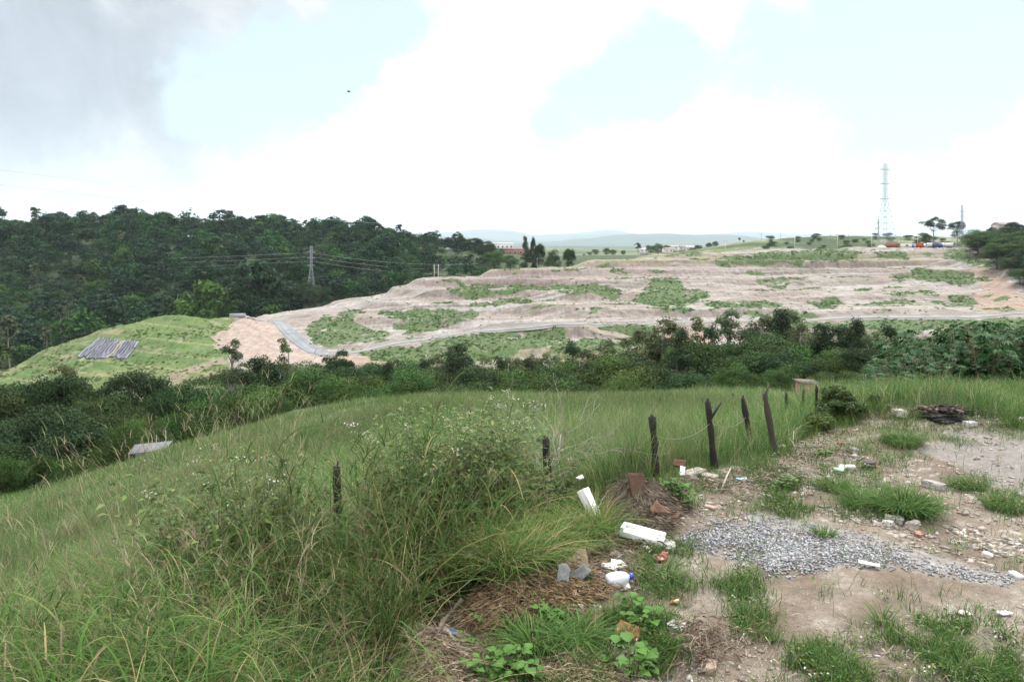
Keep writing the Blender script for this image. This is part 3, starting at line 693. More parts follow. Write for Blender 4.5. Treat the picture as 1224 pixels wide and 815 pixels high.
for x, top, Y, k, w, sd, lab in [
    (308, 427, 125, 'cone', 1.15, 0, 'dark pointed conifer left of the paved road bend, in front of the bare tan earth'),
    (326, 436, 122, 'cone', 1.2, 1, 'shorter dark conifer leaning against the pointed one below the tan earth'),
    (294, 444, 118, 'cone', 1.2, 2, 'dark feathery conifer at the right end of the green mound foot'),
    (342, 404, 140, 'tall', .9, 0, 'slender tufted tree standing just below the paved road bend'),
    (276, 407, 165, 'tall', 1.0, 2, 'thin scraggy tree against the tan earth beside the green mound'),
    (372, 424, 130, 'bushy', .95, 1, 'bright green bushy tree directly under the paved road end'),
    (412, 422, 128, 'round', 1.0, 2, 'dense dark green round tree right of the road bend'),
    (408, 408, 150, 'umbrella', .55, 0, 'small flat-topped tree peeping over the dense dark tree at the road bend'),
    (545, 411, 128, 'cone', 1.45, 3, 'big feathery dark green tree standing alone above the belt, left of the middle'),
    (803, 383, 135, 'tall', 1.4, 3, 'pale grey-green sparse eucalyptus, highest of the pair in the middle of the belt'),
    (783, 398, 140, 'tall', 1.3, 1, 'lower pale grey eucalyptus beside the highest sparse one'),
    (838, 379, 138, 'tall', 1.2, 0, 'leafy eucalyptus with two tufted levels in front of the orange bank'),
    (866, 371, 140, 'tall', 1.25, 2, 'tall dark eucalyptus right of the orange bank'),
    (888, 402, 126, 'round', 1.0, 0, 'dark dense round tree on the belt below the tall dark eucalyptus'),
    (912, 380, 138, 'tall', 1.3, 1, 'dark ragged eucalyptus, first of the tight row right of the round tree'),
    (932, 374, 136, 'cone', 1.0, 1, 'tallest feathery tree in the tight row right of the round tree'),
    (948, 370, 140, 'tall', 1.5, 3, 'thin wispy eucalyptus rising highest over the tight row'),
    (965, 398, 130, 'bushy', .8, 2, 'leafy tree closing the right end of the tight row'),
    (985, 388, 128, 'cone', 1.1, 0, 'dark conifer with a blunt top, left of two near the terrace steps'),
    (1003, 390, 128, 'cone', 1.1, 2, 'dark conifer in the middle of the clump near the terrace steps'),
    (1023, 384, 126, 'cone', .95, 1, 'slim pointed dark conifer nearest the terrace steps'),
    (1045, 396, 120, 'tall', 1.2, 0, 'bare-looking thin tree right of the pointed conifer'),
    (905, 440, 96, 'bushy', 1.0, 1, 'pale green rounded tree low in the belt behind the field edge'),
    (850, 443, 96, 'bushy', 1.1, 3, 'light green rounded bush-like tree behind the middle of the field edge'),
]:
    tree(x, top, Y, k, lab, None, w, sd)
# the dark trees behind the castor thicket at right
RL, RG = 'dark spreading tree behind the leafy thicket on the right', 'dark trees behind the thicket'
for i, (x, top, Y, w) in enumerate([(1075, 412, 70, 1.3), (1150, 388, 92, 1.5), (1120, 402, 80, 1.2), (1200, 394, 82, 1.5), (1235, 392, 84, 1.5), (1280, 390, 80, 1.5), (1180, 402, 72, 1.3), (1095, 418, 64, 1.2), (1330, 390, 76, 1.5)]):
    tree(x, top, Y, 'round' if i % 2 else 'umbrella', RL, RG, w, i % 3)
# wooded bank at the right edge of the site
BL, BG = 'dark green tree on the wooded bank at the right edge of the site', 'trees on the right bank'
rr_ = np.random.default_rng(3)
for i in range(130):
    x = 1166 + rr_.random()**.8 * 130; Y = 330 + rr_.random() * 140; X = (x - CX) / F * Y; gr_ = CY + (CZ - h1(X, Y)) * F / Y
    lim = np.interp(x, [1166, 1185, 1224, 1300], [311, 322, 342, 360])
    if gr_ > lim: continue
    tree(x, max(gr_ - 20 - 18 * rr_.random(), 270), Y, ('bushy', 'bushy', 'round')[i % 3], BL, BG, 1.45, i % 3)
for x, top, Y in ((354, 341, 452), (365, 338, 446), (376, 339, 450), (388, 341, 455), (371, 345, 436)): tree(x, top, Y, 'dome', 'forest tree hiding the feet of the lattice tower in front of the dark slope', 'trees round the tower feet', .8, int(x) % 3)
tree(1213, 264, 430, 'dome', 'domed tree standing highest on the wooded bank at the right frame edge', None, 1.1, 0)
tree(1184, 270, 470, 'umbrella', 'palm-like flat tree on the right skyline left of the domed tree', None, .9, 2)
tree(1115, 258, 520, 'umbrella', 'open airy umbrella tree on the skyline over the parked trucks', None, 1.0, 1)
tree(1144, 263, 505, 'dome', 'dense dark tree behind the lattice tower near the parked trucks', None, .85, 1)
tree(1108, 276, 500, 'bushy', 'low bush-like tree under the airy umbrella tree', None, .8, 2)
# trees on the skyline of the site
for x, top, Y, k, w, sd, lab in [
    (546, 275, 690, 'umbrella', .9, 0, 'open-crowned tree topping the right end of the forest ridge'),
    (566, 283, 640, 'dome', 1.1, 1, 'dark tree at the last hump of the forest ridge'),
    (590, 293, 600, 'bushy', 1.0, 0, 'low dark tree at the foot of the forest ridge end'),
    (580, 288, 620, 'dome', 1.1, 2, 'middle dark tree stepping down from the forest ridge end'),
    (628, 283, 520, 'cone', .62, 0, 'tall dark skyline tree, leftmost of the close trio beside the red-walled building'),
    (637, 285, 524, 'cone', .6, 1, 'middle tree of the close dark trio on the site skyline'),
    (645, 284, 518, 'round', .42, 2, 'round-topped tree at the right of the close dark trio on the site skyline'),
    (661, 293, 520, 'bushy', .55, 1, 'separate bushy dark tree just right of the close trio'),
    (680, 291, 522, 'round', .55, 2, 'dark bushy tree furthest right on its own on the site skyline'),
    (763, 289, 800, 'umbrella', .7, 2, 'small layered tree on the bright green rise in front of the mountains'),
    (610, 299, 610, 'bushy', .9, 3, 'small tree in front of the red-walled building'),
    (884, 284, 690, 'dome', .8, 2, 'small round tree alone on the far green hill, in line with a white pole'),
    (889, 287, 680, 'bushy', .9, 2, 'low tree beside the small round one on the far green hill'),
]:
    tree(x, top, Y, k, lab, None, w, sd)
for i, (x, top, Y, k, w) in enumerate([(712, 297, 900, 'bushy', 1.2), (725, 296, 900, 'bushy', 1.2), (733, 298, 880, 'bushy', 1.3), (705, 301, 880, 'bushy', 1.3), (698, 304, 860, 'bushy', 1.3), (745, 299, 950, 'bushy', 1.2), (778, 291, 1000, 'bushy', 1.1), (787, 290, 1000, 'bushy', 1.1), (796, 292, 990, 'bushy', 1.2), (835, 292, 760, 'bushy', 1.3), (848, 290, 750, 'bushy', 1.3), (855, 288, 745, 'bushy', 1.1), (828, 295, 770, 'bushy', 1.3)]):
    tree(x, top - 1, Y, k, 'bluish dark tree in the far clumps between the skyline and the mountains', 'trees in the far clumps', w, i % 3)
for i in range(70):
    x = 905 + 270 * rr_.random(); Y = 600 + 110 * rr_.random(); X = (x - CX) / F * Y; gr_ = CY + (CZ - h1(X, Y)) * F / Y
    tree(x, gr_ - 3 - 4 * rr_.random(), Y, 'bushy', 'low dark scrub tree on the far hill behind the white poles', 'scrub trees on the far hill', 2.2, i % 3)

# forest on the far left hill: the nearer and the skyline trees one by one, the rest as one mass
fr = np.random.default_rng(11)


def crestrow(x): return np.interp(x, [-500, 0, 60, 140, 200, 280, 340, 400, 440, 520, 600], [452, 444, 410, 388, 377, 379, 372, 360, 350, 333, 321])


fx, fY = [], []
while len(fx) < 2650:
    Y = 352 + (765 - 352) * fr.random()**.8; X = -.92 * Y + fr.random() * .92 * Y; x = CX + F * X / Y
    if x > 600 or (x > 250 and Y < 400) or (x > 330 and Y < np.interp(x, [330, 400, 500, 600], [430, 455, 500, 560])): continue
    fx.append(x); fY.append(Y)
fx = np.array(fx); fY = np.array(fY); fX = (fx - CX) / F * fY; fZ = H(fX, fY)
fh = np.where(fr.random(len(fx)) < .2, 18, 12) * (.65 + .6 * fr.random(len(fx))) * np.interp(fx, [380, 460, 520, 590], [1, .88, .68, .45])
tw_ = (np.abs(fx - 372) < 17) & (fY < 500); fh = np.where(tw_, np.minimum(fh, np.maximum(rz(fY, 339) - fZ, 2.5)), fh)
ftop = CY + (CZ - fZ - fh) * F / fY
vis = ftop < crestrow(fx) - 3
near = np.argsort(np.where(vis, fY, 9e9))
FP = []
fh = fh * (.7 + .75 * fbm(fX / 45, fY / 45, 140, 3))
for q in range(9):
    tn = np.array([(.85, .95, 1.05), (.65, .82, .95), (1.0, 1.08, .95), (.7, .88, 1.0), (.95, 1.0, 1.1), (.85, 1.1, .95), (.75, .95, .95), (.6, .76, .92), (1.0, 1.1, .9)][q]); kind = ('dome', 'round', 'bushy', 'dome', 'tall', 'round', 'bushy', 'dome', 'bushy')[q]; r = np.random.default_rng(500 + q); cl = crown_shape(r, kind)
    V, Qd, c = leaf_cloud(r, cl, 1300 if kind != 'tall' else 600, .5, LEAFC[kind], jit=.9, elong=1.35); c = c * tn
    tb = trunk_mb(r, kind, cl[:4], BARKC[kind]); me_t = tb.me('tmp', [M_bark]); nV = len(V)
    tv = np.concatenate(tb.v); allV = np.concatenate([V, tv]); Qt = np.concatenate(tb.q) + nV; Tt = np.concatenate(tb.t) + nV
    bpy.data.meshes.remove(me_t)
    me_ = mesh('forest_tree', allV, np.concatenate([Qd, Qt]), Tt, np.concatenate([c, np.concatenate(tb.c)]), [M_leaf, M_bark], mi=np.concatenate([np.zeros(len(Qd)), np.ones(len(Qt) + len(Tt))]))
    FP.append((me_, V, Qd, c))
sel = set(near[:190].tolist()); ridge = np.where(vis & (fY > 690))[0]
sel |= set(ridge[np.argsort(ftop[ridge] - np.interp(fx[ridge], [0, 600], [0, 0]))[:60]].tolist())
FL = 'dark green forest tree on the wooded hill across the valley at left'
bV, bQ, bC, nb = [], [], [], 0
for i in range(len(fx)):
    q = int(fr.integers(9)); s = fh[i] / 9.5; a = fr.random() * 6.28; wd = 1.0 + .25 * fr.random()
    if i in sel:
        o = tag(obj('forest_tree', FP[q][0], None, (fX[i], fY[i], fZ[i])), FL, 'tree', 'trees of the forest hill'); o.scale = (s * wd, s * wd, s); o.rotation_euler = (0, 0, a); o.scale.z *= .85 + .45 * fr.random()
    else:
        _, V, Qd, c = FP[q]; k = fr.permutation(len(Qd))[:620]; vv = V.reshape(-1, 4, 3)[k].reshape(-1, 3) * (s * wd, s * wd, s)
        cc = c.reshape(-1, 4, 3)[k].reshape(-1, 3) * (.75 + .5 * fr.random()) * np.array([.9 + .3 * fr.random(), 1, 1])
        R = np.array([[math.cos(a), -math.sin(a), 0], [math.sin(a), math.cos(a), 0], [0, 0, 1]])
        bV.append(vv @ R.T + (fX[i], fY[i], fZ[i])); bQ.append(np.arange(len(vv)).reshape(-1, 4) + nb); bC.append(cc); nb += len(vv)
tag(obj('forest', mesh('forest', np.concatenate(bV), np.concatenate(bQ), None, np.concatenate(bC), [M_leaf])), kind='stuff')
# taller crowns that break the forest skyline
for x, top, Y, k, w, sd, lab in [
    (8, 268, 720, 'dome', 1.2, 0, 'broad tree at the left frame edge of the forest skyline'), (42, 270, 715, 'dome', 1.0, 1, 'small domed tree on the forest skyline left of the spreading one'),
    (89, 262, 700, 'umbrella', .9, 0, 'spiky open tree on the forest skyline just left of the big spreading crown'), (105, 267, 705, 'umbrella', .8, 1, 'see-through tree right of the spiky one on the forest skyline'),
    (133, 260, 700, 'umbrella', 1.0, 2, 'left part of the big spreading crown group on the forest skyline'), (152, 256, 700, 'umbrella', 1.2, 0, 'largest spreading crown on the forest skyline'), (173, 256, 700, 'umbrella', 1.0, 1, 'right-hand rounded crown of the big spreading group on the forest skyline'),
    (205, 266, 700, 'dome', 1.0, 2, 'forest skyline tree in the dip after the spreading group'), (248, 263, 710, 'umbrella', .9, 2, 'flat-topped tree on the forest skyline above the dark slope centre'), (268, 265, 705, 'dome', 1.0, 0, 'rounded tree following the flat-topped one on the forest skyline'),
    (302, 263, 705, 'dome', .9, 1, 'forest skyline tree with a level top, third from the flat-topped one'), (330, 262, 705, 'dome', 1.0, 2, 'forest skyline tree left of the pair of ragged crowns'), (345, 263, 700, 'umbrella', .8, 0, 'left ragged crown of a pair on the forest skyline above the lattice tower'), (405, 264, 700, 'umbrella', .8, 1, 'clear-cut ragged crown on the forest skyline right of the lattice tower'), (425, 272, 690, 'dome', .9, 0, 'tree where the forest skyline starts to fall to the right'), (458, 275, 690, 'cone', .9, 1, 'single pointed tree at the low part of the forest skyline'),
]:
    tree(x, top - 3, Y, k, lab, None, w * (1.9 if k == 'umbrella' else 1.3), sd)

# low scrub on the valley side and on the green strips of the site: nobody could count it
def scrub(name, pts, szs, n, leaf, base, seed, flat=.75, up=.35):
    r = np.random.default_rng(seed); cl = np.c_[pts, szs, szs * flat]
    V, Q, c = leaf_cloud(r, cl, n, leaf, base, jit=.9, shell=.6, up=up)
    tag(obj(name, mesh(name, V, Q, None, c, [M_leaf])), kind='stuff')


sr = np.random.default_rng(21)
X = sr.uniform(-190, 190, 9000); Y = sr.uniform(120, 262, 9000); x = CX + F * X / Y
z = H(X, Y); row = CY + (CZ - z) * F / Y
ed = np.interp(x, [-500, 180, 270, 300, 420, 560, 660, 760, 850, 950, 1060, 1224], [488, 482, 455, 444, 446, 440, 446, 436, 440, 432, 428, 420])
k = (row > ed - 6 + 10 * (fbm(X / 12, Y / 12, 33) - .5) * 2) & (np.abs(x - 560) < 1000); k &= sr.random(9000) < .62
s_ = .7 + 1.6 * sr.random(k.sum())**2
scrub('valley_scrub', np.c_[X[k], Y[k], z[k] + s_ * .5], s_, 210000, .34, (.052, .092, .03), 5)
X = sr.uniform(-170, 300, 60000); Y = sr.uniform(228, 480, 60000); x = CX + F * X / Y; z = H(X, Y); row = CY + (CZ - z) * F / Y
gk = green_mask(x, row, X, Y) & (sr.random(60000) < .55 + .45 * (fbm(X / 8, Y / 8, 34) > .5)); sp = (~gk) & (x > 420) & (sr.random(60000) < .012 + .1 * (fbm(X / 14, Y / 8, 36) > .62)); gk |= sp
s_ = .2 + .5 * sr.random(gk.sum())**2.5
scrub('slope_weeds', np.c_[X[gk], Y[gk], z[gk] + s_ * .3], s_, 190000, .26, (.07, .12, .03), 6, .4, 1.3)
mk = inpoly(x, row, MOUND) & (Y < 345) & (sr.random(60000) < .05 + .5 * (fbm(X / 10, Y / 10, 37) > .6))
X2 = sr.uniform(-200, -80, 9000); Y2 = sr.uniform(228, 340, 9000); x2 = CX + F * X2 / Y2; z2 = H(X2, Y2); r2 = CY + (CZ - z2) * F / Y2
mk2 = inpoly(x2, r2, MOUND) & (sr.random(9000) < .08 + .5 * (fbm(X2 / 9, Y2 / 9, 38) > .58)); s_ = .2 + .4 * sr.random(mk2.sum())**2
scrub('mound_grass', np.c_[X2[mk2], Y2[mk2], z2[mk2] + s_ * .2], s_, 30000, .26, (.10, .14, .048), 8, .4, 1.3)

# ------------------------------------------------------------------ grasses
def ribbons(r, base, hgt, wid, lean, bend, col, segs=5, az=None, tipcol=None, droop=0):
    """curved tapering blades as one mesh: base (n,3); returns V, Q, col"""
    n = len(base); az = r.random(n) * 2 * np.pi if az is None else az
    d = np.stack([np.cos(az), np.sin(az), np.zeros(n)], 1); tw = az + np.pi / 2 + r.normal(size=n) * .6
    wv = np.stack([np.cos(tw), np.sin(tw), r.normal(size=n) * .15], 1)
    t = np.linspace(0, 1, segs + 1)
    hor = (lean[:, None] * t + bend[:, None] * t**2.2); ver = t[None] - (bend[:, None]**1.3) * .5 * t**3 - droop * t**4
    P_ = base[:, None, :] + d[:, None, :] * (hgt[:, None] * hor)[..., None]; P_[..., 2] += hgt[:, None] * ver
    w = wid[:, None] * np.maximum(1 - t**1.6, .04) * (.65 + .35 * np.minimum(t * 5, 1))
    A = P_ + wv[:, None, :] * w[..., None] * .5; B = P_ - wv[:, None, :] * w[..., None] * .5
    V = np.stack([A, B], 2).reshape(-1, 3); m = 2 * (segs + 1)
    q = np.array([(2 * i, 2 * i + 1, 2 * i + 3, 2 * i + 2) for i in range(segs)])
    Q = (np.arange(n)[:, None, None] * m + q[None]).reshape(-1, 4)
    c = np.repeat(col[:, None, :], segs + 1, 1)
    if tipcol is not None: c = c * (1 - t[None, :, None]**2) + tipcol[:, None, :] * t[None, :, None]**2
    return V, Q, np.repeat(c.reshape(-1, 3), 2, 0)


GREENS = np.array([(.072, .148, .034), (.06, .118, .034), (.098, .165, .042), (.15, .18, .055), (.30, .255, .135), (.044, .092, .029)])


def pick(r, n, p): return GREENS[r.choice(6, n, p=p)] * (.75 + .5 * r.random((n, 1)))


def join(name, parts, mat, kind='stuff', smooth=False):
    V, Q, c, n = [], [], [], 0
    for v, q, cc in parts: V.append(v); Q.append(q + n); c.append(cc); n += len(v)
    me_ = mesh(name, np.concatenate(V), np.concatenate(Q), None, np.concatenate(c), [mat], smooth)
    o = obj(name, me_)
    return tag(o, kind=kind) if kind else o


def pts_px(r, n, poly):
    """points on the near ground, spread evenly over a region of bearings and rows"""
    xs = [p[0] for p in poly]; ys = [p[1] for p in poly]; x = r.uniform(min(xs), max(xs), n * 3); y = r.uniform(min(ys), max(ys), n * 3)
    k = inpoly(x, y, poly); x, y = x[k][:n], y[k][:n]; Y = gY(x, y); X = (x - CX) / F * Y
    return x, y, np.stack([X, Y, H(X, Y)], 1)


gr = np.random.default_rng(31)


def prof(x, y): return 1 + sstep(215, 285, x) * (.36 - .95 * sstep(745, 850, y)) * (1 - sstep(500, 560, x))


def dip(x): return (1 - .9 * np.exp(-((x - 408) / 33)**2)) * (1 - .75 * np.exp(-((x - 655) / 24)**2))


# the field beyond the fence
n = 430000; Y = np.exp(gr.uniform(np.log(6.5), np.log(64), n)); x = gr.uniform(-260, 1330, n); X = (x - CX) / F * Y; z = H(X, Y); row = CY + (CZ - z) * F / Y
keep = (row < np.interp(x, _fx, _fr) - 2 + 14 * (fbm(X / .8, Y / .8, 3) - .5)) & ~((x > 1000) & (Y > 19)); keep |= (x > 1030) & (x < 1400) & (Y > 13.2) & (Y < 19) & (row < np.interp(x, _fx, _fr) + 3 * (fbm(X / .3, Y / .3, 3) - .5))
X, Y, z, x = X[keep], Y[keep], z[keep], x[keep]; n = len(X); pt = fbm(X / 5, Y / 5, 101, 4); pt2 = fbm(X / 1.2, Y / 1.2, 102, 3)
hg = (.28 + .42 * gr.random(n)) * (.55 + .9 * pt2) * np.where(Y > 30, .85, 1) * np.where(x > 1000, .85, 1) * np.where((x > 935) & (x < 1000) & (Y > 24), .45, 1)
cc = pick(gr, n, [.24, .18, .26, .16, .12, .04]); cc = cc * (.55 + .95 * pt)[:, None] * np.array((1.0, 1.05, 1.2)); pq = fbm(X / 14, Y / 18, 105, 3)[:, None]; cc = cc * (.8 + .45 * pq); cc = cc * (1 - .35 * sstep(.52, .66, pt2)[:, None]) + np.array((.2, .19, .11)) * .35 * sstep(.52, .66, pt2)[:, None]
join('field_grass', [ribbons(gr, np.stack([X, Y, z - .02], 1), hg, .0042 * (1 + Y / 9) * (.6 + .8 * gr.random(n)), gr.random(n) * .4, gr.random(n) * .7, cc, 2)], M_grass)

# tall rank grass along the near fence
TALL = [(-330, 1230), (80, 1190), (430, 1010), (468, 830), (480, 775), (525, 735), (600, 690), (660, 655), (712, 622), (690, 605), (640, 612), (560, 640), (470, 668), (400, 690), (250, 760), (0, 850), (-330, 960)]
x, y, B = pts_px(gr, 9000, TALL); n = len(x)
hg = np.interp(x, [-300, 200, 330, 480, 600, 700], [.78, .86, .98, .92, .62, .38]) * (.45 + .75 * gr.random(n)) * dip(x) * prof(x, y); dk = gr.random(n) < .45
c1 = pick(gr, n, [.3, .25, .16, .1, .08, .11])
edge = sstep(30, 0, polydist(x, y, [(430, 1010), (480, 775), (525, 735), (600, 690), (660, 655), (712, 622)]))
c1 = c1 * (1 - .4 * edge[:, None]) + np.array((.19, .2, .06)) * .4 * edge[:, None]
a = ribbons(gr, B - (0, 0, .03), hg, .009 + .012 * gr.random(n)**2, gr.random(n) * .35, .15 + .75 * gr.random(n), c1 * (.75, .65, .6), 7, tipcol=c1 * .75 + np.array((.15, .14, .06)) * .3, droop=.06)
x, y, B2 = pts_px(gr, 9000, TALL); n = len(x)
c2 = pick(gr, n, [.2, .15, .18, .17, .22, .08])
b = ribbons(gr, B2, .22 + .4 * gr.random(n), .006 + .008 * gr.random(n), gr.random(n) * .8, gr.random(n) * 1.1, c2, 5)
# low edge grass spilling towards the bare soil and the yellowish tussock left of the foam boards
EDGE = [(-200, 1250), (300, 1230), (440, 1000), (470, 840), (455, 790), (400, 830), (200, 920), (-200, 1000)]
x, y, B3 = pts_px(gr, 6500, EDGE); n = len(x); c3 = pick(gr, n, [.3, .1, .3, .2, .08, .02])
c_ = ribbons(gr, B3, .25 + .45 * gr.random(n), .007 + .009 * gr.random(n), gr.random(n) * .5, .2 + gr.random(n) * .8, c3, 6)
x, y, B4 = pts_px(gr, 3800, [(560, 690), (640, 655), (715, 625), (735, 650), (690, 672), (600, 705)]); n = len(x); c4 = pick(gr, n, [.2, .08, .3, .28, .14, 0]) * 1.15
d_ = ribbons(gr, B4, .25 + .32 * gr.random(n), .007 + .008 * gr.random(n), gr.random(n) * .6, .3 + gr.random(n) * .9, c4, 6)
x, y, B5 = pts_px(gr, 900, TALL[:8] + TALL[9:]); n = len(x); c5 = pick(gr, n, [.34, .2, .22, .12, .06, .06]) * 1.1
e_ = ribbons(gr, B5, np.interp(x, [-300, 200, 330, 480, 600, 700], [.8, .95, 1.1, 1.0, .7, .4]) * (.6 + .7 * gr.random(n)) * dip(x) * prof(x, y), .011 + .012 * gr.random(n), gr.random(n) * .6, .5 + .9 * gr.random(n), c5, 8, droop=.25)
x, y, B6 = pts_px(gr, 2800, TALL); n = len(x); c6 = np.array([(.36, .29, .17), (.30, .25, .13), (.22, .17, .11)])[gr.choice(3, n)] * (1 + .25 * sstep(260, 150, x))[:, None] * (.6 + .6 * gr.random((n, 1)))
f_ = ribbons(gr, B6, .4 + .7 * gr.random(n), .004 + .006 * gr.random(n), gr.random(n) * 1.2, .3 + 1.1 * gr.random(n), c6, 6, droop=.3)
# cane-like grass: upright stems with blades leaving them at every node
x, y, B7 = pts_px(gr, 2700, TALL); n = len(x); sh = np.interp(x, [-300, 100, 200, 330, 480, 600, 700], [.8, .95, 1.1, 1.22, 1.15, .72, .4]) * (.55 + .65 * gr.random(n)) * dip(x) * prof(x, y); saz = gr.random(n) * 6.28; sl_ = .05 + .35 * gr.random(n)**1.5; sb_ = .05 + .3 * gr.random(n)
sc_ = np.array([(.13, .17, .06), (.2, .2, .09), (.1, .15, .05), (.3, .26, .14)])[gr.choice(4, n, p=[.4, .25, .2, .15])]; cane = [ribbons(gr, B7, sh, .006 + .004 * gr.random(n), sl_, sb_, sc_, 6, saz)]
for k in range(10):
    t_ = .12 + .85 * gr.random(n); bb = B7 + np.stack([np.cos(saz) * sh * (sl_ * t_ + sb_ * t_**2.2), np.sin(saz) * sh * (sl_ * t_ + sb_ * t_**2.2), sh * (t_ - sb_**1.3 * .5 * t_**3)], 1)
    cl_ = np.array([(.074, .146, .034), (.09, .16, .04), (.056, .115, .03), (.145, .172, .055), (.29, .24, .12), (.17, .13, .08)])[gr.choice(6, n, p=[.33, .23, .2, .12, .08, .04])] * (1 - .34 * sstep(225, 300, x) * (1 - sstep(520, 600, x)))[:, None] * (.7 + .55 * gr.random((n, 1)))
    cane.append(ribbons(gr, bb, (.16 + .3 * gr.random(n)) * np.minimum(sh + .25, 1),   .006 + .010 * gr.random(n)**1.4, .25 + .7 * gr.random(n), .35 + .9 * gr.random(n), cl_, 6, None, droop=.15 + .35 * gr.random()))
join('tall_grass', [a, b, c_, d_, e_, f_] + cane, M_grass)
# bleached seed stalks standing over the grass
def stalks(r, n, poly, h0, h1_, name):
    x, y, B = pts_px(r, n, poly); n = len(x); parts = []
    az = r.random(n) * 6.28; hg = h0 + (h1_ - h0) * r.random(n); ln = r.random(n) * .3; bd = r.random(n) * .45
    cs = np.array([(.34, .30, .17), (.24, .25, .12), (.17, .2, .08), (.22, .17, .12)])[r.choice(4, n)] * (.7 + .5 * r.random((n, 1)))
    parts.append(ribbons(r, B, hg, .004 + .003 * r.random(n), ln, bd, cs, 8, az))
    tip = B + np.stack([np.cos(az) * hg * (ln + bd), np.sin(az) * hg * (ln + bd), hg * (1 - .5 * bd**1.3)], 1)
    for k in range(7):
        m = r.random(n) < .75; m_ = m.sum(); bb = tip[m] - (tip[m] - B[m]) * (.02 + .17 * r.random((m_, 1)))
        parts.append(ribbons(r, bb, .05 + .09 * r.random(m_), .005 + .003 * r.random(m_), .2 + .5 * r.random(m_), .2 + .5 * r.random(m_), cs[m] * .9 + .02, 3, az[m] + r.normal(size=m_) * .9))
    return parts


join('seed_stalks', stalks(gr, 170, [(150, 820), (300, 750), (320, 700), (250, 690), (170, 730)], 1.45, 2.15, '') + stalks(gr, 46, [(270, 760), (345, 740), (350, 690), (280, 700)], 1.7, 2.45, '') + stalks(gr, 170, [(-200, 900), (170, 800), (180, 720), (-200, 800)], 1.15, 1.9, '') + stalks(gr, 420, [(-250, 1100), (330, 960), (440, 780), (460, 700), (300, 740), (0, 840), (-250, 930)], .85, 1.5, '') + stalks(gr, 200, [(440, 740), (640, 660), (700, 610), (600, 615), (430, 690)], .7, 1.15, ''), M_grass)
# leafy flowering weeds in the fence line
def leafpart(r, base, ax, ln, wd, col):
    """pointed leaves, each a bent pair of diamonds"""
    n = len(base); up = np.tile((0, 0, 1.0), (n, 1)) + r.normal(size=(n, 3)) * .35; s = np.cross(ax, up); s /= np.linalg.norm(s, axis=1)[:, None] + 1e-9
    tip = base + ax * ln[:, None] - np.array((0, 0, 1)) * (ln * .3)[:, None]; m = base + ax * (ln * .45)[:, None]; nrm = np.cross(s, ax)
    V = np.stack([base, m + s * wd[:, None] * .5 + nrm * (wd * .15)[:, None], tip, m - s * wd[:, None] * .5 + nrm * (wd * .15)[:, None], m], 1).reshape(-1, 3)
    i = np.arange(n)[:, None] * 5; Q = np.concatenate([i + np.array([[0, 1, 2, 4]]), i + np.array([[0, 4, 2, 3]])])
    return V, Q, np.repeat(col, 5, 0)


def weeds(r, n, poly, h0, h1_, ls=1.0):
    x, y, B = pts_px(r, n, poly); n = len(x); hg = (h0 + (h1_ - h0) * r.random(n)) * dip(x); az = r.random(n) * 6.28; ln = r.random(n) * .25; bd = r.random(n) * .2
    st = np.array([(.12, .13, .05), (.17, .12, .08), (.1, .12, .05)])[r.choice(3, n)]
    parts = [ribbons(r, B, hg, .007 + .004 * r.random(n), ln, bd, st, 6, az)]
    for k in range(26):
        t = .15 + .83 * r.random(n); c = B + np.stack([np.cos(az) * hg * (ln * t + bd * t**2.2), np.sin(az) * hg * (ln * t + bd * t**2.2), hg * t * .98], 1)
        a2 = r.random(n) * 6.28; ax = np.stack([np.cos(a2), np.sin(a2), .1 + .5 * r.random(n)], 1); c = c + ax * (.10 * r.random(n))[:, None]
        L_ = ls * (.05 + .07 * r.random(n)) * (1.15 - .5 * t); col = np.array([(.075, .125, .04), (.12, .18, .05), (.08, .12, .042), (.19, .2, .065)])[r.choice(4, n, p=[.4, .3, .22, .08])] * (.8 + .4 * r.random((n, 1)))
        parts.append(leafpart(r, c, ax, L_, L_ * .45, col))
    f = r.random(n) < .12
    for k in range(16):
        m = f.sum(); top = B[f] + np.stack([np.cos(az[f]) * hg[f] * (ln[f] + bd[f]), np.sin(az[f]) * hg[f] * (ln[f] + bd[f]), hg[f] * .97], 1) + r.normal(size=(m, 3)) * (.038, .038, .016)
        ax = r.normal(size=(m, 3)); ax /= np.linalg.norm(ax, axis=1)[:, None]; brown = (r.random(m) < .35)[:, None]
        parts.append(leafpart(r, top, ax, .02 + .014 * r.random(m), .014 + .006 * r.random(m), np.where(brown, (.14, .09, .07), (.5, .52, .42)) * (.7 + .4 * r.random((m, 1)))))
    return parts


join('flowering_weeds', weeds(gr, 800, [(215, 800), (330, 730), (470, 690), (600, 655), (680, 620), (640, 605), (470, 650), (330, 690), (180, 760)], .85, 1.6, 1.15) + weeds(gr, 130, [(480, 700), (600, 640), (690, 612), (560, 612), (480, 650)], .85, 1.4, 1.15), M_leafp)

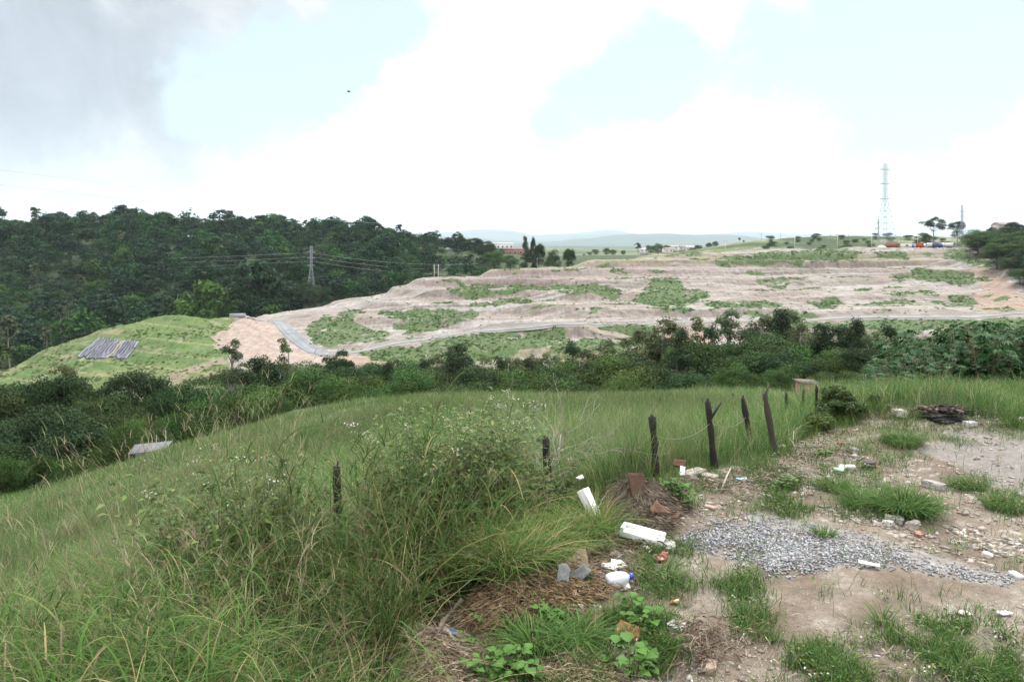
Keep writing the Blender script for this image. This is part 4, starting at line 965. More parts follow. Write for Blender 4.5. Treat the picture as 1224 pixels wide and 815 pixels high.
# short grass growing through the bare plot
pl = [[(p[0], p[1]) for p in q] for q in GRASSY]; parts = []
for q in pl:
    ar = abs(sum(q[i][0] * q[(i + 1) % len(q)][1] - q[(i + 1) % len(q)][0] * q[i][1] for i in range(len(q)))) / 2
    x, y, B = pts_px(gr, int(ar * .5), q); x = x + 20 * gr.normal(size=len(x)) * .6; y = y + 7 * gr.normal(size=len(x)); y = np.clip(y, 470, 1000); Y = gY(x, y); X = (x - CX) / F * Y; B = np.stack([X, Y, H(X, Y)], 1)
    cl = fbm(X / .28, Y / .28, 111, 3); k = (cl > .5 - .12 * gr.random(len(x))) & (y > np.interp(x, _fx, _fr)); B = B[k]; n = len(B)
    c5 = pick(gr, n, [.4, .22, .2, .06, .03, .09])
    parts.append(ribbons(gr, B, (.04 + .10 * gr.random(n)) * (.5 + cl[k]), .005 + .006 * gr.random(n), gr.random(n) * .9, gr.random(n) * .8, c5, 3))
x, y, B = pts_px(gr, 15000, BARE[:5] + BARE[5:14] + [(1260, 503), (1260, 880)]); cl = fbm(B[:, 0] / .22, B[:, 1] / .22, 113, 3); k = cl > .62; B = B[k]; n = len(B)
parts.append(ribbons(gr, B, .04 + .12 * gr.random(n), .004 + .004 * gr.random(n), gr.random(n) * .6, gr.random(n) * .5, pick(gr, n, [.4, .2, .2, .08, .06, .06]), 3))
# the ragged fringe where the field meets the rubble
fx_ = gr.uniform(720, 1280, 9000); fy_ = np.interp(fx_, _fx, _fr) + np.abs(gr.normal(size=9000)) * 9 + 1; Y = gY(fx_, fy_); X = (fx_ - CX) / F * Y; k = fbm(X / .35, Y / .35, 115, 3) > .47; B = np.stack([X, Y, H(X, Y)], 1)[k]; n = len(B)
parts.append(ribbons(gr, B, .08 + .22 * gr.random(n), .005 + .004 * gr.random(n), gr.random(n) * .6, gr.random(n) * .7, pick(gr, n, [.3, .25, .2, .12, .05, .08]), 3))
join('short_grass', parts, M_grass)

# low broad-leaved weeds creeping over the plot
low = []
for q in GRASSY + [[(690, 700), (800, 640), (830, 720), (760, 790), (680, 760)], [(860, 600), (1000, 545), (1110, 600), (1000, 640)], [(1040, 620), (1224, 640), (1224, 700), (1100, 660)], [(830, 700), (1224, 720), (1224, 840), (860, 840)]]: low += weeds(gr, 13, q, .03, .12, .45)
join('low_weeds', low, M_leafp)

# separate clumps of grass on the plot
def clump(x, row, r_, h, n, label, cols=(.42, .2, .25, .05, .02, .06), wide=.012, cat='grass clump', name='grass_clump', seed=0, group=None):
    r = np.random.default_rng(900 + seed); p = g(x, row); a = r.random(n) * 6.28; q = r_ * np.sqrt(r.random(n)) * .6
    bx = np.cos(a) * q; by = np.sin(a) * q; z = H(bx + p.x, by + p.y) - p.z
    V, Q, c = ribbons(r, np.stack([bx, by, z - .01], 1), h * (.55 + .6 * r.random(n)), wide * (.6 + .7 * r.random(n)), .2 + .5 * r.random(n), .3 + .8 * r.random(n), pick(r, n, cols), 6, a + r.normal(size=n) * .6, droop=.1)
    return tag(obj(name, mesh(name, V, Q, None, c, [M_grass]), None, p), label, cat, group)


for i, (x, row, r_, h, n, lab) in enumerate([
    (1082, 612, .42, .3, 700, 'biggest lush grass clump with long arching blades behind the gravel patch'),
    (1030, 606, .34, .24, 420, 'grass clump touching the biggest one on its left, lower and flatter'),
    (1080, 532, .42, .26, 520, 'rounded fine-leaved grass tuft in the middle distance, below the burnt pile'),
    (1200, 608, .36, .2, 420, 'low grass clump at the right frame edge near the gravel tip'),
    (1160, 582, .3, .16, 300, 'small grass clump between the concrete lump and the bare track'),
    (1150, 800, .3, .18, 300, 'bushy grass clump at the bottom right corner of the plot'),
    (1010, 800, .2, .15, 150, 'grass clump at the bottom edge, left of the corner one'),
    (640, 778, .26, .28, 330, 'dark broad-bladed grass clump beside the round-leaved weeds at the bottom'),
    (690, 772, .24, .26, 300, 'broad-bladed grass clump leaning right next to the orange board'),
    (790, 690, .2, .2, 150, 'straggly grass clump right of the white jug'),
    (860, 700, .1, .17, 34, 'thin upright grass tuft on the sand left below the gravel'),
    (885, 715, .1, .17, 40, 'upright grass tuft on the sand, just right of the thin one'),
    (985, 640, .14, .16, 110, 'small green tuft growing out of the middle of the gravel'),
    (925, 765, .1, .14, 50, 'short tuft standing alone on the bare sand at the bottom'),
    (1000, 585, .3, .18, 330, 'spreading grass patch left behind the biggest clump'),
    (1055, 745, .1, .2, 60, 'sparse tuft beside the flat white shard on the sand'),
]):
    clump(x, row, r_, h, n, lab, seed=i, wide=.014 if i in (7, 8, 0) else .009)

# ------------------------------------------------------------------ broad-leaved plants
def blade_leaf(b, base, d, ln, wd, col, cup=.25, droop=.35, lobes=0, r=rng):
    """one ovate leaf: midrib of 5 points, two side rows"""
    d = np.asarray(d, float); d = d / np.linalg.norm(d); s = np.cross(d, (0, 0, 1.0)); s /= np.linalg.norm(s) + 1e-9; nn = np.cross(s, d)
    t = np.linspace(0, 1, 7); prof = np.sin(np.pi * np.clip(t, 0.03, 1)**.75) * (1 + lobes * np.sin(t * 22)); mid_ = np.asarray(base)[None] + d * (t * ln)[:, None] - np.array((0, 0, 1)) * (droop * ln * t**2)[:, None]
    wob = r.normal(size=(7, 1)) * wd * .05
    Lr = mid_ + s * (prof * wd * .5)[:, None] + nn * (prof * wd * cup * .5)[:, None] + wob * nn; Rr = mid_ - s * (prof * wd * .5)[:, None] + nn * (prof * wd * cup * .5)[:, None] - wob * nn
    V = np.concatenate([mid_, Lr, Rr]); Q = [(i, i + 1, i + 8, i + 7) for i in range(6)] + [(i, i + 14, i + 15, i + 1) for i in range(6)]
    b.add(V, Q, None, np.asarray(col) * (.8 + .4 * r.random()))


def broadleaf(x, row, rad, h, n, ln, label, cat='weed', col=(.075, .165, .032), wd=.75, seed=0, name='broadleaf_weed', group=None, lobes=.06):
    r = np.random.default_rng(300 + seed); p = g(x, row); t = empty(name, p, label, cat, group); st = MB(); lf = MB()
    for i in range(max(3, n // 5)):
        a = r.random() * 6.28; q = rad * r.random() * .6; b0 = np.array((math.cos(a) * q, math.sin(a) * q, 0)); b0[2] = h1(p.x + b0[0], p.y + b0[1]) - p.z - .01
        tip = b0 + (math.cos(a) * rad * .45 * r.random(), math.sin(a) * rad * .45 * r.random(), h * (.45 + .55 * r.random())); st.tube([b0, (b0 + tip) / 2 + (0, 0, .02), tip], [.006, .005, .003], 5, (.12, .15, .06))
        for k in range(5):
            tt = .25 + .75 * r.random(); c = b0 + (tip - b0) * tt; a2 = r.random() * 6.28; dd = np.array((math.cos(a2), math.sin(a2), .15 + .5 * r.random())); ll = ln * (.6 + .6 * r.random())
            pe = c + dd * ll * .35; st.tube([c, pe], [.003, .002], 4, (.14, .18, .07), False); blade_leaf(lf, pe, dd, ll, ll * wd, col, r=r, lobes=lobes)
    st.build('stem', M_leafp, t); lf.build('leaves', M_leafp, t, True)
    return t


for i, a_ in enumerate([
    (620, 812, .32, .2, 60, .1, 'large round-leaved weed patch at the bottom edge, left of the mown-looking straw'),
    (585, 812, .22, .16, 36, .09, 'round-leaved weed on the left side of the large patch at the bottom edge'),
    (515, 812, .14, .12, 20, .085, 'little weed with two pale round leaves in the bottom left of the soil'),
    (560, 778, .18, .12, 26, .075, 'creeping dull green weed right of the blue crumpled can'),
    (768, 745, .26, .2, 44, .1, 'bright wavy-leaved weed right of the orange board'),
    (660, 745, .16, .2, 22, .1, 'upright weed with a big pale leaf above the dark grass clump'),
    (752, 812, .2, .26, 26, .12, 'fresh light green weed with lobed leaves at the bottom, under the orange shard'),
    (780, 800, .14, .16, 16, .1, 'single-stem weed with a lobed leaf beside the light green one'),
    (575, 738, .08, .13, 10, .09, 'small weed with one upright round leaf beside the brown hole'),
    (812, 600, .34, .26, 70, .09, 'dense bright green leafy weed behind the foam board, near the fence post'),
    (775, 655, .16, .14, 30, .05, 'small-leaved green weed between the foam board and the red scrap'),
    (935, 585, .24, .2, 40, .07, 'dark blue-green weed on the rubble behind the gravel'),
    (700, 700, .1, .14, 14, .08, 'weed sprouting beside the grey tile pieces'),
    (985, 545, .3, .18, 44, .07, 'low spreading weed on the rubble ridge beneath the leafy bush'),
]): broadleaf(*a_, seed=i)


# rounded bush at the fence end, weeds as a leafy bush
def bush(x, row, w, h, n, leaf, label, col, name='leafy_bush', cat='bush', seed=0, group=None, shell=.5, nclump=26):
    r = np.random.default_rng(700 + seed); p = g(x, row); t = empty(name, p, label, cat, group); cl = []
    for i in range(nclump):
        d = r.normal(size=3); d /= np.linalg.norm(d); d[2] = abs(d[2]); q = .45 + .5 * r.random()
        cl.append((d[0] * w * .5 * q, d[1] * w * .5 * q, h * (.22 + .6 * d[2] * q), w * (.1 + .12 * r.random()), h * (.1 + .14 * r.random())))
    V, Q, c = leaf_cloud(r, cl, n, leaf, col, jit=.6, elong=1.7, shell=shell); st = MB()
    for c0 in cl[:16]: st.tube([(0, 0, -.05), (c0[0] * .4, c0[1] * .4, c0[2] * .55), c0[:3]], [.018, .012, .006], 5, (.14, .11, .08))
    st.build('branches', M_bark, t); obj('leaves', mesh('leaves', V, Q, None, c, [M_leafp]), t)
    return t


bush(1006, 500, .8, .66, 9000, .03, 'rounded dark leafy bush at the far end of the fence line beside the plot', (.05, .085, .028))
bush(978, 515, .5, .4, 3200, .028, 'lower green bush leaning on the rounded bush at the fence end', (.07, .11, .035), seed=1)
bush(1046, 482, .26, .2, 700, .03, 'small dark bush in the grass strip right of the rounded bush', (.05, .09, .03), seed=2)
bush(735, 474, 1.3, 1.0, 700, .1, 'pale feathery weed bush in the field near its crest', (.12, .15, .07), seed=3) if False else None

# castor thicket at right
def palmate(b, c, d, R, col, r):
    d = np.asarray(d, float); d /= np.linalg.norm(d); nn = np.array((0, 0, 1.0)) + d * .55 + r.normal(size=3) * .22; nn /= np.linalg.norm(nn); a = np.cross(nn, d); a /= np.linalg.norm(a) + 1e-9; f = np.cross(a, nn)
    k = 8; V = [np.zeros(3)]
    for j in range(2 * k):
        th = (j - k + .5) / k * np.pi * .93; lobe = j % 2 == 0
        rad = R * ((1.0 - .28 * abs(th) / np.pi) if lobe else .5); q = f * math.cos(th) * rad + a * math.sin(th) * rad - nn * (.28 * rad * rad / R if lobe else -.05 * R); V.append(q)
    V = np.array(V) + c; T = [(0, j, j + 1) for j in range(1, 2 * k)]
    b.add(V, None, T, np.asarray(col) * (.75 + .5 * r.random()))


CASTOR = []
for sd in range(4):
    r = np.random.default_rng(60 + sd); st = MB(); lf = MB()
    for i in range(9):
        a = r.random() * 6.28; tip = np.array((math.cos(a) * 1.1 * r.random(), math.sin(a) * 1.1 * r.random(), 1.5 + 1.4 * r.random())); b0 = np.array((math.cos(a) * .2, math.sin(a) * .2, -.3))
        st.tube([b0, (b0 + tip) / 2 + r.normal(size=3) * .1, tip], [.035, .025, .012], 6, (.13, .12, .07))
        for k in range(30):
            tt = .35 + .65 * r.random()**.6; c = b0 + (tip - b0) * tt; a2 = r.random() * 6.28; d = np.array((math.cos(a2), math.sin(a2), .25)); e = c + d * (.2 + .3 * r.random()); st.tube([c, e], [.008, .005], 4, (.14, .13, .08), False)
            palmate(lf, e, d, .11 + .12 * r.random(), (.02, .066, .018) if r.random() < .8 else (.036, .095, .027), r)
    CASTOR.append((st.me('stem', [M_bark]), lf.me('leaves', [M_leafp])))
CLAB, CG = 'castor plant with big star-shaped leaves in the dense thicket beyond the grass strip at right', 'castor thicket'
for i in range(105):
    Y = 18.5 + 11 * gr.random(); x = np.interp(Y, [18, 30], [1060, 1032]) + gr.random()**1.15 * 330
    top = np.interp(x, [1040, 1080, 1110, 1150, 1200, 1400], [440, 420, 405, 397, 396, 392]) + gr.random() * 28
    X = (x - CX) / F * Y; z = h1(X, Y); s = max(rz(Y, top) - z, .7) / 2.7
    t = empty('castor_plant', (X, Y, z), CLAB, 'plant', CG, gr.random() * 6.28); t.scale = (max(s, .62), max(s, .62), s); a, b = CASTOR[i % 4]; obj('stem', a, t); obj('leaves', b, t)


# dead leafless shrub
def branch(b, r, p, d, ln, rad, depth, col):
    n = 5; P_ = [np.array(p, float)]; d = np.array(d, float)
    for i in range(n): d = d + r.normal(size=3) * .13; d /= np.linalg.norm(d); P_.append(P_[-1] + d * ln / n)
    b.tube(P_, np.linspace(rad, rad * .5, n + 1), 5, col)
    if depth:
        for k in range(r.integers(2, 4)):
            i = r.integers(2, n + 1); dd = d + r.normal(size=3) * .55; branch(b, r, P_[i], dd, ln * (.5 + .3 * r.random()), rad * .55, depth - 1, col)


def dead(x, row, h, n, label, name='dead_shrub', cat='shrub', sd=0, spread=.5, rad=.009, depth=3, col=(.3, .27, .23)):
    r = np.random.default_rng(sd); p = g(x, row); b = MB()
    for i in range(n):
        a = r.random() * 6.28; branch(b, r, (0, 0, -.05), (math.cos(a) * spread, math.sin(a) * spread, 1), h * (.5 + .25 * r.random()), rad, depth, col)
    return tag(b.build(name, M_bark, None, False, p), label, cat)


dead(672, 602, 1.25, 9, 'bare grey leafless shrub with spreading twigs between the two left-middle fence posts', sd=5, spread=.62)
dead(950, 545, .42, 2, 'pale dead twig sticking up from the rubble beside the leaning fence post', 'dead_twig', 'twig', 9, .4, .012, 1, (.42, .38, .3))
dead(905, 770, .2, 1, 'thin dark dead stem standing on the bare sand below the gravel', 'dead_twig', 'twig', 12, .3, .006, 1, (.16, .12, .09))

# ------------------------------------------------------------------ fence posts
def post(xt, yt, xb, yb, wpx, label, col=(.026, .023, .02), fork=None, Y=None, sd=0, group=None):
    r = np.random.default_rng(40 + sd); b = g(xb, yb)
    if Y: X = (xb - CX) / F * Y; b = Vector((X, Y, h1(X, Y)))
    top = px(xt, yt, b.y + .05 * math.sin(sd)); w = wpx * b.y / F * .42; m = MB(); v = np.array(top - b); n = 9
    P_ = np.array([v * t + np.r_[r.normal(size=2) * w * .12, 0] for t in np.linspace(-.12, 1, n)]); rad = w * (1.05 + .12 * r.normal(size=n)) * np.linspace(1.05, .92, n)
    m.tube(P_, rad, 8, np.array(col))
    for k in range(3): # splintered end grain
        a = r.random() * 6.28; e = v + np.array((math.cos(a), math.sin(a), 0)) * w * .45; m.tube([e - np.array((0, 0, .05)), e + np.array((0, 0, .02 + .03 * r.random()))], [w * .45, w * .2], 5, np.array(col) * 1.2)
    if fork: f0 = v * fork[2]; f1 = np.array(px(fork[0], fork[1], b.y) - b); m.tube([f0, (f0 + f1) / 2, f1], [w * .45, w * .38, w * .25], 6, np.array(col) * 1.5)
    return tag(m.build('fence_post', M_wood, None, False, b), label, 'fence post', group)


post(402, 557, 406, 690, 11, 'black weathered fence post deep in the tall grass, nearest on the left', sd=1)
post(652, 524, 656, 604, 11, 'short black fence post beside the bare leafless shrub', sd=2)
post(780, 498, 785, 568, 10.5, 'thick black upright fence post behind the leaning brown board', sd=3)
post(846, 480, 854, 560, 9, 'black fence post with a forked side branch', (.024, .021, .019), (862, 481, .72), sd=4)
post(888, 476, 899, 535, 8, 'dark fence post leaning left, next after the forked one', (.03, .026, .023), sd=5)
post(914, 470, 927, 546, 9, 'tall grey-brown leaning fence post with a broken forked top', (.055, .048, .04), (919, 459, .96), sd=6)
GP = (.22, .21, .19)
post(886, 500, 886, 522, 5, 'stubby pale grey post in the grass behind the left-leaning fence post', GP, sd=7)
post(940, 471, 940, 503, 4.5, 'slim black fence post alone right of the tall forked-top post', sd=8)
post(958, 457, 958, 487, 4, 'thin black post standing against the pink shed, left side', sd=9)
post(961, 467, 959, 497, 4, 'short black post just in front of the thin one at the pink shed', sd=10)
post(976, 462, 976, 497, 4, 'last black fence post before the rounded bush', sd=11)
for i, (x, yt, yb) in enumerate([(741, 480, 500), (789, 474, 490), (840, 476, 490), (876, 470, 484), (650, 484, 504), (608, 501, 520), (569, 505, 522), (918, 458, 470), (810, 505, 522)]):
    post(x, yt, x, yb, 2.8, 'small dark post standing out in the open grass field', (.06, .055, .048), sd=20 + i, group='posts out in the field')

# ------------------------------------------------------------------ stones, gravel, rubble, straw
def rocks(r, P_, s, cols, flat=.6, elong=1.5):
    """angular stones: jittered octahedral lumps; P_ (n,3), s sizes"""
    n = len(P_); base = np.array([(1, 0, 0), (-1, 0, 0), (0, 1, 0), (0, -1, 0), (0, 0, 1), (0, 0, -1), (.7, .7, .6), (-.7, .7, -.5), (.6, -.7, -.55), (-.7, -.6, .6)], float)
    tri = []
    from itertools import combinations
    nb = len(base); hull = []
    for i, j, k in combinations(range(nb), 3):
        nn = np.cross(base[j] - base[i], base[k] - base[i]); dd = (base - base[i]) @ nn
        if (dd <= 1e-6).all(): hull.append((i, j, k))
        elif (dd >= -1e-6).all(): hull.append((i, k, j))
    T0 = np.array(hull)
    V = base[None] * (1 + .45 * (r.random((n, nb, 1)) - .5)); V = V * np.stack([elong * (.6 + .6 * r.random(n)), .55 + .5 * r.random(n), flat * (.6 + .6 * r.random(n))], 1)[:, None, :]
    a = r.random(n) * 6.28; b = r.normal(size=n) * .35; ca, sa, cb, sb = np.cos(a), np.sin(a), np.cos(b), np.sin(b)
    x, y, z = V[..., 0], V[..., 1], V[..., 2]; y2 = y * cb[:, None] - z * sb[:, None]; z2 = y * sb[:, None] + z * cb[:, None]
    V = np.stack([x * ca[:, None] - y2 * sa[:, None], x * sa[:, None] + y2 * ca[:, None], z2], -1) * (s * .5)[:, None, None] + P_[:, None, :]
    T = (np.arange(n)[:, None, None] * nb + T0[None]).reshape(-1, 3)
    return V.reshape(-1, 3), T, np.repeat(cols, nb, 0)


def rockobj(name, V, T, c, kind='stuff', parent=None): return tag(obj(name, mesh(name, V, None, T, c, [M_stone]), parent), kind=kind)


pr = np.random.default_rng(51)
x, y, P_ = pts_px(pr, 26000, GRAVEL); ed = polydist(x, y, GRAVEL + GRAVEL[:1]); k = (pr.random(len(x)) < .05 + ed / 30) & (fbm(P_[:, 0] / .16, P_[:, 1] / .16, 131, 4) + .35 * (pr.random(len(x)) - .5) > .47 - ed / 160)
P_ = P_[k]; n = len(P_); s = .009 + .023 * pr.random(n)**1.8
col = np.array((.285, .286, .294))[None] * (.4 + 1.1 * pr.random((n, 1))) * (1 + .05 * pr.normal(size=(n, 3)))
rockobj('gravel', *rocks(pr, P_ + np.c_[0 * s, 0 * s, s * .12 + .008 * pr.random(n)], s, col, .7, 1.3))
# rubble: bits of brick, plaster and concrete strewn over the plot
zones = [([(735, 640), (830, 590), (985, 510), (1050, 486), (1224, 500), (1300, 520), (1300, 700), (1100, 660), (960, 615), (820, 630)], 8000, .9), ([(850, 572), (985, 515), (1040, 540), (960, 600)], 2600, 1.1), ([(960, 612), (1100, 640), (1224, 670), (1224, 640), (1120, 620), (1010, 605)], 2200, 1.1), ([(1040, 484), (1180, 490), (1224, 508), (1060, 505)], 800, 1.2), ([(600, 740), (640, 690), (700, 640), (760, 650), (790, 700), (730, 740)], 1100, .9), ([(470, 860), (480, 770), (620, 740), (830, 740), (1300, 720), (1300, 860)], 4000, .6), ([(800, 720), (860, 760), (850, 830), (760, 830)], 500, .9)]
PP, SS, CCs = [], [], []
pal = np.array([(.31, .27, .23), (.46, .44, .41), (.25, .22, .19), (.27, .175, .13), (.20, .17, .15), (.44, .39, .33)])
for zpoly, nn, sc in zones:
    x, y, q = pts_px(pr, nn, zpoly); k = fbm(q[:, 0] / .4, q[:, 1] / .4, 133, 3) + .25 * pr.random(len(x)) > .56; q = q[k]; n = len(q)
    PP.append(q); SS.append((.012 + .07 * pr.random(n)**4.5) * sc); CCs.append(pal[pr.choice(6, n, p=[.36, .09, .24, .08, .15, .08])] * (.7 + .5 * pr.random((n, 1))))
P_, s, col = np.concatenate(PP), np.concatenate(SS), np.concatenate(CCs)
rockobj('rubble', *rocks(pr, P_ + np.c_[0 * s, 0 * s, s * .04], s, col, .5, 1.6))
# coarse grit
x, y, q = pts_px(pr, 48000, [(480, 850), (490, 775), (600, 700), (700, 660), (800, 600), (985, 510), (1060, 490), (1300, 510), (1300, 850)]); k = fbm(q[:, 0] / .5, q[:, 1] / .5, 137, 4) + .4 * pr.random(len(x)) > .6; q = q[k]; n = len(q)
rockobj('grit', *rocks(pr, q, .003 + .010 * pr.random(n)**2, np.array([(.33, .30, .27), (.2, .17, .145), (.12, .1, .085), (.42, .40, .37)])[pr.choice(4, n)] * (.7 + .6 * pr.random((n, 1))), .6, 1.3))
# dry roots, straw and dead stems
parts = []
for zpoly, nn, L0, colr in [([(560, 730), (610, 695), (700, 690), (730, 715), (640, 745), (560, 750)], 3300, .16, (.20, .14, .08)), ([(725, 620), (745, 578), (790, 590), (800, 640), (770, 655), (735, 650)], 3200, .2, (.15, .115, .088)), ([(470, 850), (478, 770), (530, 760), (560, 830)], 1500, .18, (.25, .19, .14)), ([(640, 690), (720, 650), (790, 650), (760, 700), (700, 720)], 900, .14, (.22, .16, .12)), ([(830, 580), (940, 550), (985, 520), (1010, 540), (900, 600)], 1400, .16, (.28, .23, .18)), ([(820, 745), (870, 740), (880, 790), (820, 800)], 420, .12, (.2, .15, .11)), ([(560, 830), (700, 780), (760, 830)], 700, .12, (.26, .2, .13)), ([(480, 780), (640, 730), (820, 730), (1224, 740), (1224, 840), (480, 840)], 700, .1, (.3, .25, .19))]:
    x, y, q = pts_px(pr, nn, zpoly); n = len(q)
    parts.append(ribbons(pr, q + np.c_[np.zeros(n), np.zeros(n), .03 * pr.random(n)], L0 * (.3 + pr.random(n)), .004 + .006 * pr.random(n)**2, .7 + 1.1 * pr.random(n), .1 + .25 * pr.random(n), np.array(colr) * (.45 + .95 * pr.random((n, 1))), 4, droop=.8))
    P0 = parts[-1][0]; hz_ = H(P0[:, 0], P0[:, 1]); P0[:, 2] = np.clip(P0[:, 2], hz_ + .002, hz_ + .07 * (L0 / .16) + .02 * pr.random(len(P0)))
join('dry_straw', parts, M_straw)


def lump(x, row, sx, sy, sz, col, label, name='concrete_lump', cat='rubble', sd=0, rz_=None, tilt=0, sub=3, sink=.25, mat=None, group=None):
    """one broken piece: a box cut and roughened"""
    import bmesh
    r = np.random.default_rng(200 + sd); p = g(x, row); bm = bmesh.new(); bmesh.ops.create_cube(bm, size=1)
    for v in bm.verts: v.co = Vector((v.co.x * sx * (.8 + .35 * r.random()), v.co.y * sy * (.75 + .4 * r.random()), v.co.z * sz * (.8 + .4 * r.random())))
    bmesh.ops.bevel(bm, geom=bm.edges[:], offset=min(sx, sy, sz) * .16, segments=1, affect='EDGES'); bmesh.ops.subdivide_edges(bm, edges=bm.edges[:], cuts=sub - 1, use_grid_fill=True)
    for v in bm.verts: v.co += Vector(r.normal(size=3) * min(sx, sy, sz) * .05)
    bmesh.ops.triangulate(bm, faces=bm.faces[:])
    me_ = bpy.data.meshes.new(name); bm.to_mesh(me_); bm.free(); nV = len(me_.vertices); a = me_.attributes.new('Col', 'FLOAT_COLOR', 'POINT'); c = np.ones((nV, 4), np.float32); c[:, :3] = np.array(col) * (.85 + .3 * r.random((nV, 1))); a.data.foreach_set('color', c.ravel()); me_.materials.append(mat or M_stone)
    o = obj(name, me_, None, p + Vector((0, 0, sz * (.5 - sink)))); o.rotation_euler = (tilt, r.normal() * .12, r.random() * 6.28 if rz_ is None else rz_)
    return tag(o, label, cat, group)


GC, WC, BC_, RC = (.30, .28, .26), (.5, .48, .46), (.29, .17, .12), (.30, .26, .22)
for i, a_ in enumerate([
    (1116, 583, .3, .12, .1, GC, 'long grey concrete lump lying on the plot between two grass clumps'),
    (1068, 622, .2, .14, .07, (.45, .42, .38), 'flat pale plaster chunk at the upper edge of the gravel below the biggest clump'),
    (1062, 628, .12, .09, .07, WC, 'whitish broken chunk beside the plaster chunk at the gravel edge'),
    (1092, 630, .14, .1, .09, (.38, .33, .3), 'brownish stone chunk at the right of the gravel edge pile'),
    (1098, 640, .1, .07, .05, BC_, 'reddish brick piece at the right end of the gravel edge pile'),
    (1075, 495, .38, .2, .13, (.42, .38, .32), 'pale boulder-like lump beside the flat sandy spot near the grass strip'),
    (1160, 508, .18, .12, .08, WC, 'white stone on the far rubble bank right of the burnt pile'),
    (1222, 504, .14, .1, .09, WC, 'white stone at the frame edge on the far rubble bank'),
    (935, 536, .16, .1, .07, (.5, .45, .4), 'light rubble slab at the foot of the forked-top post'),
    (978, 534, .1, .07, .06, BC_, 'orange-red brick fragment on top of the rubble ridge'),
    (1005, 531, .11, .08, .06, (.33, .15, .09), 'second reddish fragment right of the orange-red one on the ridge'),
    (1012, 560, .22, .11, .06, (.5, .49, .46), 'grey-white slab fragment in the rubble above the green scrap'),
    (1020, 540, .1, .09, .08, GC, 'grey stone standing up among the rubble right of the ridge'),
    (830, 573, .34, .2, .16, (.33, .29, .25), 'lumpy grey-brown clod heap behind the leafy weed at the fence'),
    (848, 575, .22, .18, .12, (.30, .26, .22), 'smaller clod right of the lumpy clod heap at the fence'),
    (850, 608, .14, .08, .05, (.34, .26, .2), 'dark clod at the upper left corner of the gravel'),
    (800, 655, .2, .12, .08, (.45, .43, .41), 'greyish chalky clump at the left tip of the gravel'),
    (700, 655, .16, .12, .08, (.36, .28, .21), 'tan clod between the stick and the cardboard sheet'),
    (722, 678, .1, .08, .07, (.33, .2, .14), 'reddish brown clod above the white jug'),
    (735, 665, .1, .08, .06, (.40, .34, .28), 'beige stone in the rubbish above the white scraps'),
    (812, 752, .16, .14, .05, (.47, .46, .45), 'crumbled grey-white mortar spill beside the eroded bank'),
    (850, 800, .14, .08, .06, (.32, .25, .19), 'brown broken clod at the bottom of the eroded bank'),
    (610, 795, .16, .07, .05, (.31, .25, .2), 'long brown clod under the large round-leaved patch'),
    (540, 742, .22, .1, .06, (.36, .31, .27), 'flaky grey-tan wood-like chunk right of the blue can'),
    (1127, 745, .08, .06, .04, (.52, .5, .46), 'tiny pale stone on the sand at right'),
    (1180, 665, .1, .06, .05, WC, 'white chip on the gravel near its right tip'),
    (1215, 690, .12, .08, .05, (.5, .5, .49), 'pale chip at the right tip of the gravel'),
    (690, 728, .12, .1, .06, (.55, .52, .47), 'pale chunk at the edge of the brown straw mound'),
    (580, 742, .1, .06, .04, (.6, .57, .5), 'whitish chip beside the weed with one upright leaf'),
    (500, 800, .24, .12, .09, (.25, .19, .15), 'dark earth clod at the bottom left of the bare soil'),
]): lump(*a_, sd=i)


# ------------------------------------------------------------------ dumped things
def plate(x, row, w, h, t, euler, col, label, name, cat, mat, lift=.0, bend=0, sd=0, outline=None, seg=6):
    """a thin board or sheet w x h with real thickness, optionally curled and with a broken outline"""
    r = np.random.default_rng(sd); p = g(x, row); m = MB()
    if outline is None: outline = [(-.5, -.5), (.5, -.5), (.5, .5), (-.5, .5)]
    pts = []
    for (x1, y1), (x2, y2) in zip(outline, outline[1:] + outline[:1]):
        for k in range(seg): pts.append((x1 + (x2 - x1) * k / seg, y1 + (y2 - y1) * k / seg))
    P_ = np.array(pts) * (w, h); n = len(P_); P_ = P_ + r.normal(size=P_.shape) * min(w, h) * .008
    rings = [1, .75, .5, .25]; Vt = []
    for q in rings: Vt.append(P_ * q)
    Vt = np.concatenate(Vt + [np.zeros((1, 2))]); zz = bend * ((Vt[:, 0] / w)**2 * 4) * w * .25 + (fbm(Vt[:, 0] / .05 + sd, Vt[:, 1] / .05, 7) - .5) * t * .7
    top = np.c_[Vt, zz + t / 2]; bot = np.c_[Vt, zz - t / 2]; V = np.concatenate([top, bot]); o2 = len(Vt); Q = []; T = []
    for k in range(3):
        for j in range(n):
            a, b_, c, d = k * n + j, k * n + (j + 1) % n, (k + 1) * n + (j + 1) % n, (k + 1) * n + j; Q.append((a, b_, c, d)); Q.append((d + o2, c + o2, b_ + o2, a + o2))
    for j in range(n): T.append((3 * n + j, 3 * n + (j + 1) % n, 4 * n)); T.append((3 * n + (j + 1) % n + o2, 3 * n + j + o2, 4 * n + o2)); Q.append((j, j + o2, (j + 1) % n + o2, (j + 1) % n))
    m.add(V, Q, T, col); o = m.build(name, mat, None, False, p + Vector((0, 0, lift))); o.rotation_euler = [math.radians(a) for a in euler]
    return tag(o, label, cat)


